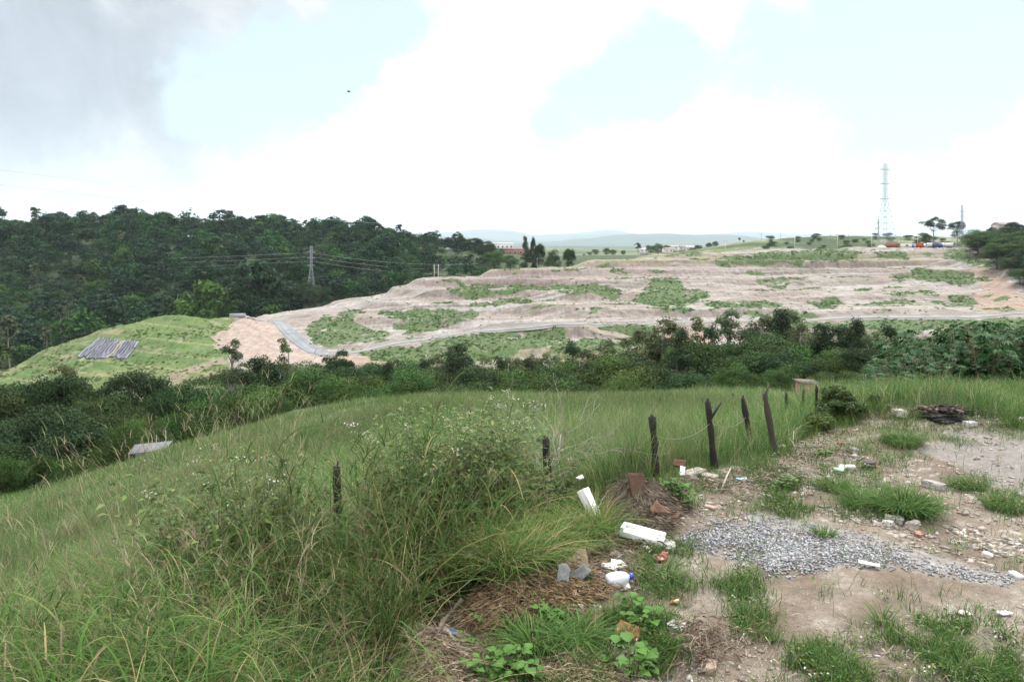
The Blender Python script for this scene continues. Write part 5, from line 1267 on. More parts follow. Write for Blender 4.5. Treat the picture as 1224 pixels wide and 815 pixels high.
# foam packing boards with raised rims
def foam(p, w, h, euler, label):
    m = MB(); t = .06
    m.box(0, 0, 0, w, h, t, (.8, .8, .78)); m.box(0, h * .5 - .02, .04, w - .004, .036, .05, (.8, .8, .78)); m.box(-w * .5 + .02, -.018, .04, .036, h - .045, .05, (.8, .8, .78)); m.box(w * .1, -.01, .034, w * .55, h * .3, .022, (.78, .78, .76)); m.box(w * .5 - .03, -.018, .03, .05, h - .05, .018, (.8, .8, .78))
    o = m.build('foam_board', M_foam, None, False, p); o.rotation_euler = [math.radians(a) for a in euler]
    bv = o.modifiers.new('bevel', 'BEVEL'); bv.width = .005; bv.segments = 2
    return tag(o, label, 'packing foam')


p = g(768, 652); foam(p + Vector((0, 0, .10)), .44, .15, (6, 7, -24), 'white packing foam board lying flat in front of the root heap')
p = g(716, 630); ob = foam(p + Vector((-.06, .03, .17)), .5, .16, (0, 0, 0), 'white packing foam board standing on edge at the tip of the tall grass')
ax = Vector((-.42, .35, .84)).normalized(); az_ = Vector((.75, -.55, .35)); ay = az_.cross(ax).normalized(); az_ = ax.cross(ay)
ob.rotation_euler = Matrix((ax, ay, az_)).transposed().to_euler()
plate(762, 590, .22, .26, .012, (62, 8, 28), (.085, .05, .032), 'brown rusty board leaning on top of the root heap', 'leaning_board', 'board', M_wood, .1, 0, 3)
plate(683, 676, .36, .34, .02, (16, -6, 22), (.24, .185, .12), 'tan flattened cardboard sheet at the edge of the tall grass', 'cardboard_sheet', 'cardboard', M_card, .05, .25, 4, [(-.5, -.4), (.3, -.5), (.5, .2), (.1, .5), (-.45, .35)])
plate(672, 702, .12, .25, .022, (58, 20, 14), (.2, .205, .21), 'pale grey roof tile piece standing upright, left of the pair', 'tile_piece', 'tile', M_stone, .09, .3, 5, [(-.5, -.5), (.45, -.5), (.5, .35), (.1, .5), (-.4, .4)])
plate(690, 700, .12, .25, .022, (40, 32, -40), (.15, .155, .16), 'grey curved roof tile piece leaning right beside the upright one', 'tile_piece', 'tile', M_stone, .08, .9, 6, [(-.5, -.5), (.4, -.5), (.5, .5), (-.3, .5)])
plate(752, 762, .2, .14, .02, (16, 6, -30), (.22, .12, .05), 'orange-brown weathered board half hidden in green weeds at the bottom', 'orange_board', 'board', M_card, .05, .15, 7)
plate(770, 780, .1, .06, .015, (30, 20, 10), (.34, .17, .07), 'small orange shard below the orange-brown board', 'orange_shard', 'shard', M_plastic, .03, .3, 8, [(-.5, -.2), (.2, -.5), (.5, .1), (-.1, .5)])
plate(806, 722, .12, .05, .012, (15, 0, 30), (.34, .16, .08), 'little orange scrap beside the bright wavy-leaved weed', 'orange_shard', 'shard', M_plastic, .02, .3, 9, [(-.5, -.2), (.2, -.5), (.5, .1), (-.1, .5)])
plate(792, 671, .13, .09, .02, (18, -22, 20), (.27, .06, .045), 'red crumpled packet on the rubbish right of the white scraps', 'red_packet', 'packet', M_plastic, .04, .7, 10, [(-.5, -.3), (.1, -.5), (.5, -.1), (.3, .5), (-.4, .3)])
plate(800, 660, .1, .05, .015, (10, 8, 40), (.72, .70, .66), 'white scrap lying above the red packet', 'white_scrap', 'litter', M_foam, .04, .4, 11, [(-.5, -.3), (.5, -.5), (.3, .4), (-.2, .5)])
plate(738, 681, .17, .12, .018, (22, 18, 20), (.74, .74, .72), 'larger white plastic scrap right of the crumpled one, above the jug', 'white_scrap', 'litter', M_plastic, .05, .5, 12, [(-.5, -.2), (-.1, -.5), (.5, -.2), (.3, .5), (-.3, .4)])
plate(748, 704, .06, .07, .014, (40, 0, 30), (.78, .78, .76), 'little white scrap just right of the blue cap', 'white_scrap', 'litter', M_plastic, .03, .4, 13)
plate(693, 603, .1, .08, .02, (30, 0, 0), (.75, .75, .73), 'white scrap caught in the grass left of the standing foam board', 'white_scrap', 'litter', M_plastic, .3, .4, 14, [(-.5, -.2), (-.1, -.5), (.5, -.2), (.3, .5)])
plate(815, 583, .1, .12, .02, (58, 0, 20), (.74, .74, .74), 'white scrap on the leafy weed behind the foam boards', 'white_scrap', 'litter', M_plastic, .22, .5, 15, [(-.5, -.5), (.2, -.5), (.5, .3), (0, .5)])
plate(1149, 735, .13, .09, .012, (8, 5, 15), (.64, .62, .6), 'flat white pointed shard on the bare sand at right', 'white_shard', 'shard', M_stone, .02, .2, 16, [(-.5, -.1), (0, -.3), (.5, -.5), (.45, .1), (.0, .3)], 3)
plate(1198, 735, .16, .08, .012, (8, 5, 10), (.66, .65, .63), 'flat white broken shard nearest the right frame edge on the sand', 'white_shard', 'shard', M_stone, .02, .2, 17, [(-.5, 0), (-.1, -.4), (.5, -.3), (.3, .3), (-.2, .2)], 3)
plate(1039, 678, .18, .05, .01, (6, 3, -24), (.62, .63, .64), 'narrow pale strip lying across the gravel', 'white_strip', 'strip', M_plastic, .035, 0, 18)
plate(1003, 566, .16, .1, .03, (12, 5, 15), (.30, .52, .40), 'pale green plastic scrap on the rubble behind the clumps', 'green_scrap', 'litter', M_plastic, .05, .5, 19, [(-.5, -.3), (.2, -.5), (.5, .1), (.1, .5), (-.4, .4)])
plate(890, 578, .2, .03, .012, (5, 3, -24), (.25, .52, .66), 'light blue plastic strip by the rubble near the fence', 'blue_strip', 'strip', M_plastic, .05, 0, 20)
plate(888, 577, .13, .09, .02, (15, 5, 15), (.66, .70, .72), 'whitish scrap beside the light blue strip', 'white_scrap', 'litter', M_plastic, .05, .4, 21, [(-.5, -.2), (-.1, -.5), (.5, -.2), (.3, .5)])
plate(795, 625, .3, .16, .04, (25, 15, -35), (.13, .075, .05), 'dark brown curled bark-like piece between root heap and gravel', 'bark_piece', 'bark', M_wood, .06, 1.2, 22)
plate(812, 578, .16, .1, .02, (40, 0, -20), (.10, .045, .03), 'dark red-brown plate behind the white scrap near the fence', 'rusty_plate', 'plate', M_wood, .26, .3, 23)
# stick and loose branch ends
def stick(pts, rad, col, label, name='wooden_stick', cat='stick', mat=None):
    m = MB(); P0 = g(*pts[0][:2]); P_ = []
    for x, r_, up in pts: q = g(x, r_); P_.append(np.array(q - P0) + (0, 0, up))
    m.tube(P_, np.linspace(rad, rad * .7, len(P_)), 7, col); return tag(m.build(name, mat or M_wood, None, False, P0), label, cat)


stick([(692, 676, .04), (712, 664, .1), (733, 655, .13), (752, 649, .12)], .03, (.15, .115, .09), 'thick brown weathered stick lying aslant behind the cardboard sheet')
stick([(733, 676, .02), (740, 670, .03), (748, 664, .05)], .022, (.25, .22, .2), 'short grey stub of wood under the thick aslant stick')
stick([(862, 590, .04), (869, 578, .1), (873, 572, .12)], .014, (.36, .31, .25), 'short pale stick leaning left of the light blue strip')
stick([(520, 757, .03), (535, 770, .08), (556, 795, .05)], .02, (.27, .22, .18), 'grey branch end poking out of the dirt at bottom left')
stick([(552, 738, .14), (537, 745, .1), (525, 752, .04)], .02, (.22, .17, .13), 'curved root arching over the dark hole under the grass')

# jug: body + cap
def jug():
    p = g(740, 702); t = empty('plastic_jug', p + Vector((0, 0, .075)), 'crushed white plastic jug with a blue cap lying on the straw', 'jug'); m = MB(); k = 18
    prof = [(0, 0), (.055, .0), (.085, .015), (.095, .06), (.098, .14), (.09, .19), (.06, .235), (.03, .255), (.027, .275)]; V = []; r = np.random.default_rng(4)
    for q, z in prof:
        for j in range(k): a = j * 2 * np.pi / k; d = 1 - .16 * max(0, math.sin(a * 2 + z * 12)) ; V.append((q * math.cos(a) * d, q * math.sin(a) * d * .9, z))
    Q = [(i * k + j, i * k + (j + 1) % k, (i + 1) * k + (j + 1) % k, (i + 1) * k + j) for i in range(len(prof) - 1) for j in range(k)]
    m.add(V, Q, None, (.56, .60, .63)); b = m.build('body', M_plastic, t, True); c = MB(); c.tube([(0, 0, .262), (0, 0, .268), (0, 0, .30), (0, 0, .304)], [.033, .036, .035, .03], 16, (.02, .06, .33)); c.build('cap', M_plastic, t)
    h = MB(); h.tube([(.05, 0, .225), (.1, 0, .21), (.118, 0, .16), (.1, 0, .11)], .011, 8, (.72, .76, .8)); h.build('handle', M_plastic, t, True); t.rotation_euler = (0, math.radians(80), math.radians(12)); t.scale = (.82, .82, .82); t.location.x -= .11; t.location.z -= .035


jug()


def crumple(x, row, w, h, col, label, name, cat, sd, mat, flat=.6, sub=3, amp=.35, lift=.3):
    import bmesh
    p = g(x, row); r = np.random.default_rng(sd); bm = bmesh.new(); bmesh.ops.create_icosphere(bm, subdivisions=sub, radius=1)
    V = np.array([v.co for v in bm.verts]); n1_ = fbm(V[:, 0] * 2.1 + sd, V[:, 1] * 2.1 + V[:, 2] * 1.7, sd, 4) - .5
    for v, q in zip(bm.verts, n1_): v.co = Vector((v.co.x * w * .5, v.co.y * w * .4, v.co.z * h * .5)) * (1 + amp * 2 * q)
    me_ = bpy.data.meshes.new(name); bm.to_mesh(me_); bm.free(); nV = len(me_.vertices); a = me_.attributes.new('Col', 'FLOAT_COLOR', 'POINT'); c = np.ones((nV, 4), np.float32); c[:, :3] = np.array(col) * (.8 + .4 * r.random((nV, 1))); a.data.foreach_set('color', c.ravel()); me_.materials.append(mat)
    return tag(obj(name, me_, None, p + Vector((0, 0, h * lift))), label, cat)


crumple(726, 684, .17, .1, (.76, .76, .75), 'crumpled white plastic bag scrap left of the larger white scrap', 'plastic_bag', 'litter', 2, M_plastic, amp=.6)
crumple(735, 640, .34, .22, (.012, .012, .014), 'black plastic bag lying under the standing foam board', 'plastic_bag', 'bag', 3, M_plastic, amp=.5)
crumple(536, 768, .15, .12, (.05, .07, .13), 'dark blue crumpled can on the dirt clod beside the tall grass', 'crumpled_can', 'can', 5, M_plastic, amp=.4)
crumple(1038, 558, .2, .1, (.02, .019, .018), 'small black scrap lying on the rubble left of the green plot grass', 'black_scrap', 'litter', 6, M_plastic, amp=.6)
crumple(702, 703, .12, .1, (.12, .12, .13), 'dark grey crushed piece behind the leaning tile pieces', 'crushed_scrap', 'litter', 8, M_stone, amp=.5)
# burnt pile
b = crumple(1128, 499, .72, .15, (.03, .028, .028), 'black burnt heap of rags and branches on the far rubble bank', 'burnt_pile', 'burnt heap', 9, M_stone, amp=.6, sub=5, lift=.12)
m = MB(); r = np.random.default_rng(77)
for i in range(46):
    a = r.random() * 6.28; q = .33 * math.sqrt(r.random()); s0 = np.array((math.cos(a) * q, math.sin(a) * q * .6, .03 + .12 * (1 - q))); d = r.normal(size=3) * (.1, .08, .05); m.tube([s0 - d, s0 + d * .3 + (0, 0, .02), s0 + d], [.02, .016, .008], 5, (.05, .04, .036) if r.random() < .75 else (.2, .15, .11))
m.build('branches', M_wood, b)

# one rusty strand still strung along the fence
m = MB(); pw = [px(405, 585, g(406, 690).y), px(653, 545, g(656, 604).y), px(781, 520, g(785, 568).y), px(850, 505, g(854, 560).y), px(893, 497, g(899, 535).y), px(921, 492, g(927, 546).y)]; W0 = pw[0]; P_ = []
for a, b in zip(pw[:-1], pw[1:]): P_ += [np.array(a.lerp(b, t) - W0) - (0, 0, .12 * 4 * t * (1 - t)) for t in np.linspace(0, 1, 10, endpoint=False)]
m.tube(P_ + [np.array(pw[-1] - W0)], .0035, 5, (.2, .16, .13)); tag(m.build('fence_wire', M_metal, None, False, W0), 'thin sagging wire strung between the black fence posts', 'fence wire')

# ------------------------------------------------------------------ poles, lattice towers and wires
def ground_under(x, Y): X = (x - CX) / F * Y; return Vector((X, Y, h1(X, Y)))


def lattice(x, top, Y, label, w0, arms, waist=.45, col=(.30, .32, .33), rad=.1, base=None, levels=9):
    p = ground_under(x, Y); hgt = rz(Y, top) - p.z; t = empty('lattice_tower', p, label, 'power tower', None, .5); m = MB()
    def wd(f): return w0 * (1 - f / waist * (1 - .16)) if f < waist else w0 * .16
    cs = [(1, 1), (-1, 1), (-1, -1), (1, -1)]; fs = np.concatenate([waist * (1 - (1 - np.linspace(0, 1, levels))**1.0), np.linspace(waist, 1, 8)[1:]])
    for i in range(len(fs) - 1):
        a, b_ = wd(fs[i]) / 2, wd(fs[i + 1]) / 2; z0, z1 = fs[i] * hgt, fs[i + 1] * hgt
        for k in range(4):
            c, d = cs[k], cs[(k + 1) % 4]; m.tube([(c[0] * a, c[1] * a, z0), (c[0] * b_, c[1] * b_, z1)], rad, 4, col, False)
            m.tube([(c[0] * a, c[1] * a, z0), (d[0] * b_, d[1] * b_, z1)], rad * .6, 4, col, False); m.tube([(d[0] * a, d[1] * a, z0), (c[0] * b_, c[1] * b_, z1)], rad * .6, 4, col, False)
            m.tube([(c[0] * b_, c[1] * b_, z1), (d[0] * b_, d[1] * b_, z1)], rad * .6, 4, col, False)
    m.build('lattice_frame', M_metal, t)
    for f, hw in arms:
        a = MB(); z = f * hgt; h = w0 * .08; ra = rad * 1.7
        for s in (-1, 1):
            a.tube([(s * h, h, z), (s * hw, 0, z + .1)], ra, 4, col, False); a.tube([(s * h, -h, z), (s * hw, 0, z + .1)], ra, 4, col, False); a.tube([(s * h, 0, z + hw * .28), (s * hw, 0, z + .1)], rad * .6, 4, col, False)
        ar = a.build('cross_arm', M_metal, t); iq = MB()
        for s in (-1, 1): iq.tube([(s * hw, 0, z + .1), (s * hw, 0, z - 1.2)], rad * .9, 6, (.22, .18, .16))
        iq.build('insulators', M_metal, ar)
    return t


lattice(1058, 196, 505, 'tallest lattice power tower on the skyline right of the middle', 11.5, [(.58, 4.6), (.76, 4.3), (.93, 5)], .58, (.2, .21, .22), .085)
lattice(1150, 245, 500, 'lower lattice power tower among the trees right of the parked trucks', 6, [(.72, 4.2), (.84, 3.6)], .6, (.34, .36, .37), .085)
lattice(1050, 262, 560, 'short lattice tower standing behind the left foot of the tallest one', 3.5, [(.7, 3.2), (.86, 3.2)], .5, (.34, .36, .37), .08)
lattice(372, 294, 462, 'lattice power tower standing in front of the dark forest slope', 6.6, [(.70, 2.1), (.81, 2.1), (.91, 2.1)], .68, (.30, .33, .34), .07)
lattice(5, 254, 740, 'tiny lattice tower tip above the forest at the left frame edge', 4, [(.9, 2.2)], .7, (.3, .32, .34), .14)


def wire(a, b, sag, label, group, rad=.05, col=(.36, .37, .38)):
    a, b = np.array(a), np.array(b); t = np.linspace(0, 1, 40); P_ = a + (b - a) * t[:, None]; P_[:, 2] -= sag * 4 * t * (1 - t); m = MB(); m.tube(P_ - a, rad, 4, col); return tag(m.build('power_line', M_metal, None, False, Vector(a)), label, 'power line', group)


for k, (r0, r1, r2) in enumerate([(301, 302, 320), (307, 307, 326), (313, 312, 332)]):
    nm = ('topmost', 'middle', 'lowest')[k]
    wire(px(372, r1, 462), px(-40, r0 + 6, 820), 3.5, nm + ' of the three power lines running left from the tower in front of the forest', None, .045)
    wire(px(372, r1, 462), px(572, r2 - 5, 560), 3, nm + ' of the three power lines running right from the tower in front of the forest', None, .045)
for k, (r0, r1) in enumerate([(206, 262), (224, 272)]):
    wire(px(-40, r0 - 8, 260), px(640, r1, 900), 6, ('upper', 'lower')[k] + ' of the two faint power lines crossing the sky above the forest', None, .055)
for k, (r0, r1) in enumerate([(218, 276), (238, 278)]):
    wire(px(1057 + k, r0, 505), px(600, r1, 1500), 14, ('upper', 'lower')[k] + ' of the two thin power lines running left from the tallest tower', None, .06)
for k, (r0, r1) in enumerate([(252, 262), (260, 270)]):
    wire(px(1150, r0, 500), px(1290, r1, 620), 3, ('upper', 'lower')[k] + ' of the two short power lines running right from the lower tower', None, .06)


def pole(x, top, Y, label, group=None, arm=True, rad=.17, col=(.52, .52, .50), lamp=False):
    p = ground_under(x, Y); hgt = rz(Y, top) - p.z; t = empty('utility_pole', p, label, 'utility pole', group); m = MB(); m.tube([(0, 0, -.5), (0, 0, hgt)], [rad, rad * .7], 8, col); m.build('mast', M_wall, t)
    if arm: a = MB(); a.box(0, 0, hgt * .9, 2.2, .18, .2, (.2, .18, .16)); a.tube([(-.9, 0, hgt * .9), (-.9, 0, hgt * .94)], .07, 5, (.3, .2, .16)); a.tube([(.9, 0, hgt * .9), (.9, 0, hgt * .94)], .07, 5, (.3, .2, .16)); a.build('crossbar', M_metal, t)
    if lamp: a = MB(); a.tube([(0, 0, hgt * .88), (1.0, -.8, hgt * .95), (1.7, -1.3, hgt * .94)], .06, 5, (.45, .46, .46)); a.box(1.9, -1.5, hgt * .93, .6, .3, .14, (.5, .5, .5)); a.build('lamp_arm', M_metal, t)
    return t


for x, top, Y, lab, lamp in [(867, 287, 478, 'pale concrete pole on the green top edge of the site, before the small round trees', 0), (950, 281, 488, 'pale concrete pole on the skyline left of the bare patch on the far hill', 1), (1001, 279, 488, 'concrete pole in the middle of the skyline row', 0), (1042, 277, 487, 'concrete lamp pole with a long arm just left of the tallest tower', 1), (1097, 273, 487, 'concrete pole behind the red container', 1), (1143, 282, 484, 'short pale pole in front of the lower tower', 0), (796, 296, 465, 'small pale pole where the skyline meets the distant town', 0), (524, 316, 412, 'white pole at the crest of the bare slope, right one of two before the forest', 0), (519, 316, 420, 'thinner white pole at the crest of the bare slope, left one of two', 0)]:
    pole(x, top, Y, lab, None, not lamp, .17, (.55, .55, .53), bool(lamp))
for x, top, Y in [(974, 272, 690), (993, 270, 690), (1014, 271, 690), (910, 279, 690), (933, 278, 690), (1076, 270, 660)]:
    pole(x, top, Y, 'thin dark power pole on the crest of the far hill', 'thin poles on the far hill', True, .13, (.2, .19, .18))


# ------------------------------------------------------------------ buildings and site vehicles
def house(x, row, Y, w, d, h, wall, roof, label, rot=0, roofh=1.6, wins=3, name='house', cat='house', door=True, shed=False, group=None, z=None):
    X = (x - CX) / F * Y; zz = h1(X, Y) if z is None else z
    if row is not None: zz = max(zz, rz(Y, row))
    t = empty(name, (X, Y, zz), label, cat, group, math.radians(rot)); m = MB(); m.box(0, 0, h / 2 - 1.5, w, d, h + 3, wall)
    if not shed: m.add([(-w / 2, -d / 2, h), (-w / 2, d / 2, h), (-w / 2, 0, h + roofh), (w / 2, -d / 2, h), (w / 2, d / 2, h), (w / 2, 0, h + roofh)], None, [(0, 2, 1), (3, 4, 5)], wall)
    wl = m.build('wall', M_wall, t); r = MB(); o = .4
    if shed: r.add(*slab_([(-w / 2 - o, -d / 2 - o, h + .05), (w / 2 + o, -d / 2 - o, h + .05), (w / 2 + o, d / 2 + o, h + roofh), (-w / 2 - o, d / 2 + o, h + roofh)], .18), None, roof)
    else:
        for s in (-1, 1): r.add(*slab_([(-w / 2 - o, s * (d / 2 + o), h - o * roofh / (d / 2) + .06), (w / 2 + o, s * (d / 2 + o), h - o * roofh / (d / 2) + .06), (w / 2 + o, 0, h + roofh + .06), (-w / 2 - o, 0, h + roofh + .06)], .18), None, roof)
    r.build('roof', M_wall, t)
    for i in range(wins):
        wx = -w / 2 + w * (i + .5) / wins; f = MB(); f.box(wx, -d / 2 - .04, h * .58, w / wins * .45, .08, h * .3, (.55, .55, .53)); fo = f.build('window', M_wall, t); q = MB(); q.box(wx, -d / 2 - .095, h * .58, w / wins * .36, .03, h * .23, (.03, .035, .04)); q.build('pane', M_plastic, fo)
    return t


def slab_(c, th):
    c = np.array(c, float); V = np.concatenate([c, c - (0, 0, th)]); return V, [(0, 1, 2, 3), (7, 6, 5, 4), (0, 4, 5, 1), (1, 5, 6, 2), (2, 6, 7, 3), (3, 7, 4, 0)]


house(616, 306, 760, 26, 10, 6.5, (.26, .12, .095), (.17, .12, .105), 'low red-walled building behind the dark trio of skyline trees', 0, 1.5, 5)
house(601, 300, 900, 24, 10, 8, (.62, .6, .57), (.4, .36, .33), 'pale block building beside the red-walled one, partly behind trees', 0, 1, 5)
for i, (x, row, Y, wl, rf, lab) in enumerate([
    (806, 299, 1000, (.62, .6, .57), (.3, .28, .27), 'pale house with grey roof at the left of the distant town on the rise'), (816, 299, 1020, (.5, .46, .42), (.26, .17, .14), 'house with brown tiled roof next to the pale one in the distant town'),
    (825, 299.5, 1010, (.66, .65, .63), (.36, .33, .31), 'white house farthest right of the distant town below the green hill'), (798, 302, 960, (.55, .52, .48), (.26, .18, .15), 'small low house under the far clump of trees in the distant town'), (770, 302, 1050, (.6, .58, .55), (.42, .4, .38), 'pale low house by the bright green rise'), (605, 297, 1150, (.64, .63, .6), (.45, .4, .38), 'far white house seen above the pale block building')]):
    house(x, row, Y, 11, 8, 4.2, wl, rf, lab, (i * 23) % 40 - 20, 1.8, 2)
house(1199, 276, 560, 12, 8, 4, (.38, .33, .31), (.2, .17, .16), 'brown-roofed house between the trees at the right end of the skyline', 10, 2, 2)
# pink shed below the field, only its roof end shows
def hut(x, top, Y):
    X = (x - CX) / F * Y; zt = rz(Y, top); zb = h1(X, Y); t = empty('shed', (X, Y, zb), 'little pink-walled shed with a grey sheet roof beyond the field crest', 'shed', None, math.radians(10)); h = zt - zb; w, d = 1.25, 1.0; m = MB()
    m.add([(-w / 2, -d / 2, 0), (w / 2, -d / 2, 0), (w / 2, d / 2, 0), (-w / 2, d / 2, 0), (-w / 2, -d / 2, h - .2), (w / 2, -d / 2, h - .3), (w / 2, d / 2, h - .14), (-w / 2, d / 2, h - .04)], [(0, 1, 5, 4), (1, 2, 6, 5), (2, 3, 7, 6), (3, 0, 4, 7), (4, 5, 6, 7)], None, (.27, .155, .125)); m.build('wall', M_wall, t)
    r = MB(); V, Q = slab_([(-w / 2 - .2, -d / 2 - .08, h - .14), (w / 2 + .1, -d / 2 - .08, h - .25), (w / 2 + .1, d / 2 + .1, h - .17), (-w / 2 - .2, d / 2 + .1, h - .06)], .06); r.add(V, Q, None, (.11, .105, .108))
    for k in range(7): q = k / 6; r.tube([V[0] * (1 - q) + V[1] * q + (0, 0, .02), V[3] * (1 - q) + V[2] * q + (0, 0, .02)], .03, 4, (.12, .115, .118), False)
    r.build('roof', M_wall, t); f = MB(); f.box(.3, -d / 2 - .03, h - 1.5, .5, .05, .45, (.3, .2, .17)); f.build('window', M_wall, t)


hut(965, 453, 57)
# grey sheet roof in the left valley
p = px(180, 533, 66); z = h1(p.x, p.y); t = empty('open_shed', (p.x, p.y, z), 'open shed with a pale grey corrugated roof beside the dark valley trees at left', 'shed', None, math.radians(10)); hh = p.z - z
r = MB(); V, Q = slab_([(-1.45, -1.0, hh - .34), (1.45, -1.0, hh - .14), (1.45, 1.0, hh + .14), (-1.45, 1.0, hh - .06)], .05); r.add(V, Q, None, (.15, .155, .165))
for k in range(15): q = k / 14; r.tube([V[0] * (1 - q) + V[1] * q + (0, 0, .015), V[3] * (1 - q) + V[2] * q + (0, 0, .015)], .035, 4, (.17, .175, .185) if k % 3 else (.1, .105, .11), False)
r.build('roof', M_metal, t)
for sx in (-1.4, 1.4):
    for sy in (-.95, .95): m = MB(); m.tube([(sx, sy, -.3), (sx, sy, hh - .25)], .07, 6, (.2, .17, .14)); m.build('leg', M_wood, t)
m = MB(); m.box(0, .95, hh * .4, 2.7, .08, hh * .85, (.25, .23, .21)); m.build('back_wall', M_wall, t)
for x, top, lab in ((187, 520, 'thin pale pole standing behind the open shed roof, left one'), (198, 514, 'thin pale pole behind the open shed roof, right one')):
    pole(x, top, 68.5, lab, None, False, .05, (.25, .25, .24))


# grey sheeting pegged over the slope of the green mound
def cover(c4, n=26, m=10):
    c = []
    for x, r_ in c4:
        Ys = np.linspace(225, 340, 700); rows = CY + (CZ - H((x - CX) / F * Ys, Ys)) * F / Ys; k = np.argmax(rows <= r_); c.append(np.array(((x - CX) / F * Ys[k], Ys[k])))
    t = empty('slope_cover', (*((c[0] + c[2]) / 2), h1(*((c[0] + c[2]) / 2))), 'dark grey striped sheeting laid over the slope of the green mound', 'sheeting'); o = np.array(t.location)
    strips = 17; r = np.random.default_rng(8)
    for s in range(strips):
        b = MB(); u0, u1 = s / strips + .006, (s + 1) / strips - .006; V = []
        for i in range(4):
            uu = u0 + (u1 - u0) * i / 3
            for j in range(m):
                vv = (j - .35 * math.sin(s * 2.3)) / (m - 1); q = (c[0] * (1 - uu) + c[1] * uu) * (1 - vv) + (c[3] * (1 - uu) + c[2] * uu) * vv; V.append((*q, float(H0(q[0], q[1])[0]) + .4 + .1 * math.sin(i * 1.05) + .3 * (r.random() - .5)))
        V = np.array(V) - o; Q = [(i * m + j, (i + 1) * m + j, (i + 1) * m + j + 1, i * m + j + 1) for i in range(3) for j in range(m - 1)]
        V2 = np.concatenate([V, V - (0, 0, .5)]); nn = len(V); Q2 = Q + [(a + nn, d + nn, cc + nn, b_ + nn) for a, b_, cc, d in Q]
        rim = [i * m for i in range(4)], [i * m + m - 1 for i in range(4)], list(range(m)), [3 * m + j for j in range(m)]
        for L_ in rim: Q2 += [(L_[k], L_[k + 1], L_[k + 1] + nn, L_[k] + nn) for k in range(len(L_) - 1)]
        tan = s in (10,); b.add(V2, Q2, None, (.22, .185, .145) if tan else np.array((.125, .13, .155)) * (.6 + .7 * r.random())); so_ = b.build('sheet', M_wall, t)
        if tan: so_['label'] = 'tan bare strip of sheeting'


cover([(92, 428), (150, 430), (166, 410), (117, 405)])


def site_box(x, row, Y, L_, w, h, col, label, name, cat, rot=0, door=True, rib=True):
    p = ground_under(x, Y); t = empty(name, p, label, cat, None, math.radians(rot)); m = MB(); m.box(0, 0, h / 2 + .15, L_, w, h, col)
    if rib:
        for k in range(int(L_ / .6)): m.box(-L_ / 2 + .3 + k * .6, -w / 2 - .03, h / 2 + .15, .22, .07, h * .88, np.array(col) * .92)
    m.build('body', M_paint, t); r = MB(); r.box(0, 0, h + .2, L_ + .15, w + .15, .12, np.array(col) * .8 + .05); r.build('roof', M_paint, t)
    if door: d = MB(); d.box(L_ * .22, -w / 2 - .09, h * .45 + .15, 1.3, .05, h * .8, (.06, .13, .36)); d.build('door', M_paint, t); f = MB(); f.box(-L_ * .2, -w / 2 - .09, h * .6 + .15, 1.5, .05, .9, (.05, .06, .07)); f.build('window', M_plastic, t)
    return t


def truck(x, Y, cab, bed, label, rot=0, L_=8):
    p = ground_under(x, Y); t = empty('parked_truck', p, label, 'truck', None, math.radians(rot)); c = MB(); V = np.array([(-L_ / 2, -1.1, .6), (-L_ / 2 + 2, -1.1, .6), (-L_ / 2 + 2, -1.1, 2.9), (-L_ / 2 + .5, -1.1, 2.9), (-L_ / 2, -1.1, 1.8)]); V = np.concatenate([V, V + (0, 2.2, 0)])
    c.add(V, [(0, 1, 2, 3), (5, 8, 7, 6), (0, 5, 6, 1), (1, 6, 7, 2), (2, 7, 8, 3), (3, 8, 9, 4), (4, 9, 5, 0)], [(0, 3, 4), (5, 9, 8)], cab); c.build('cab', M_paint, t)
    g_ = MB(); g_.box(-L_ / 2 + .95, -1.13, 2.3, .9, .05, .7, (.03, .035, .04)); g_.build('side_window', M_plastic, t); b = MB(); b.box(1.1, 0, 2.1, L_ - 2.4, 2.4, 2.4, bed); b.box(0, 0, .75, L_ - .5, 1, .3, (.05, .05, .05)); b.build('cargo_box', M_paint, t)
    for wx in (-L_ / 2 + 1, L_ / 2 - 2.3, L_ / 2 - 1.1):
        for sy in (-1, 1): w = MB(); w.tube([(wx, sy * 1.15, .5), (wx, sy * .85, .5)], .5, 14, (.02, .02, .02)); w.tube([(wx, sy * 1.17, .5), (wx, sy * 1.14, .5)], .24, 10, (.4, .4, .4)); w.build('wheel', M_plastic, t)
    return t


site_box(1086, 0, 488, 9, 2.6, 2.7, (.66, .67, .67), 'long white site cabin with a blue door on the skyline', 'site_cabin', 'cabin', 4)
site_box(1099.5, 0, 486, 3.6, 2.5, 2.8, (.45, .035, .03), 'red container right of the long white cabin', 'shipping_container', 'container', -6, False)
site_box(1066, 0, 490, 7, 3, 2.6, (.24, .09, .05), 'rust-brown shed left of the long white cabin', 'site_shed', 'shed', 8, False, False)
truck(1111, 487, (.66, .67, .68), (.62, .63, .65), 'white truck beside the red container', 0, 6.5)
truck(1120, 486, (.05, .07, .25), (.05, .07, .22), 'dark blue truck between the two white trucks', 180, 6)
truck(1130.5, 488, (.66, .67, .68), (.68, .68, .68), 'white box truck farthest right in the parked row', 0, 8)
crumple(1055, 0, 5, 2.4, (.6, .58, .55), '', 'sand_heap', 'heap', 3, M_stone) if False else None
p = ground_under(1054, 486); m = MB(); m.tube([(0, 0, -.2), (0, 0, .7), (0, 0, 1.3), (.2, 0, 1.6)], [3.2, 2.2, 1.0, .1], 12, (.6, .57, .54)); tag(m.build('sand_heap', M_stone, None, False, p), 'pale heap of sand left of the rust-brown shed', 'sand heap')
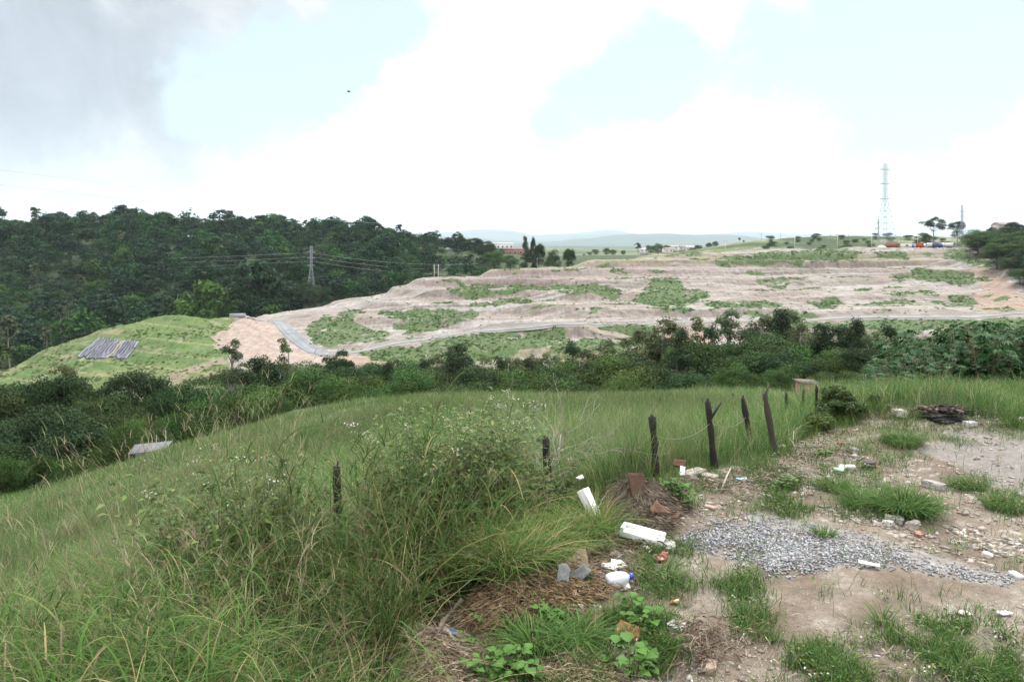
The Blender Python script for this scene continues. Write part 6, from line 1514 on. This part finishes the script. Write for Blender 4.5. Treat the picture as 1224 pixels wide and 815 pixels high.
# yellow excavator at the right end
p = ground_under(1166, 470); t = empty('excavator', p, 'small yellow excavator at the edge of the wooded bank', 'excavator', None, .4); YE = (.50, .30, .03)
m = MB(); m.box(0, 0, 1.6, 2.6, 2.2, 1.3, YE); m.box(-.5, -.4, 2.6, 1.2, 1.2, 1.2, (.12, .12, .12)); m.build('body', M_paint, t)
m = MB(); m.tube([(1.2, 0, 1.8), (2.8, 0, 4.2), (4.6, 0, 3.4)], [.3, .28, .2], 6, YE); m.build('boom', M_paint, t); m = MB(); m.tube([(4.6, 0, 3.4), (5.0, 0, 1.6)], [.2, .15], 6, YE); m.box(4.8, 0, 1.2, .9, 1, .8, (.1, .1, .1)); m.build('bucket', M_paint, t)
for s in (-1, 1): m = MB(); m.box(0, s * .95, .45, 3.2, .55, .85, (.04, .04, .04)); m.build('track', M_plastic, t)
# grey block wall piece by the mound, equipment
site_box(284, 0, 329, 6, 2.4, 1.6, (.3, .31, .34), 'grey low container beside the top of the green mound', 'shipping_container', 'container', 6, False)

# a bird high over the valley
p = px(417, 110, 120); m = MB(); m.tube([(-.28, 0, 0), (-.05, 0, .02), (.18, 0, .03), (.3, 0, .0)], [.03, .09, .07, .02], 8, (.03, .03, .03))
for s in (-1, 1): m.add([(-.1, s * .05, .02), (.12, s * .05, .03), (.08, s * .4, .14), (-.06, s * .42, .12), (-.06, s * .8, .08), (-.1, s * .05, -.01), (.12, s * .05, 0), (.08, s * .4, .12), (-.06, s * .42, .1)], [(0, 1, 2, 3), (5, 8, 7, 6), (1, 6, 7, 2)], [(3, 2, 4), (8, 4, 7)], (.03, .03, .03))
tag(m.build('bird', M_bark, None, True, p), 'black bird gliding alone in the pale sky left of the middle', 'bird')

# ------------------------------------------------------------------ the air
hb = MB(); hb.box(0, 16500, 400, 80000, 34000, 1500)
hz = hb.build('haze', None); tag(hz, kind='stuff')
hm = bpy.data.materials.new('haze_air'); hm.use_nodes = True; t = hm.node_tree; t.nodes.remove(t.nodes['Principled BSDF'])
pv = nd(t, 'ShaderNodeVolumePrincipled'); pv.inputs['Color'].default_value = (.74, .88, 1, 1); pv.inputs['Density'].default_value = 0.42e-4; pv.inputs['Anisotropy'].default_value = .2
t.links.new(pv.outputs[0], t.nodes['Material Output'].inputs['Volume']); hz.data.materials.clear(); hz.data.materials.append(hm)
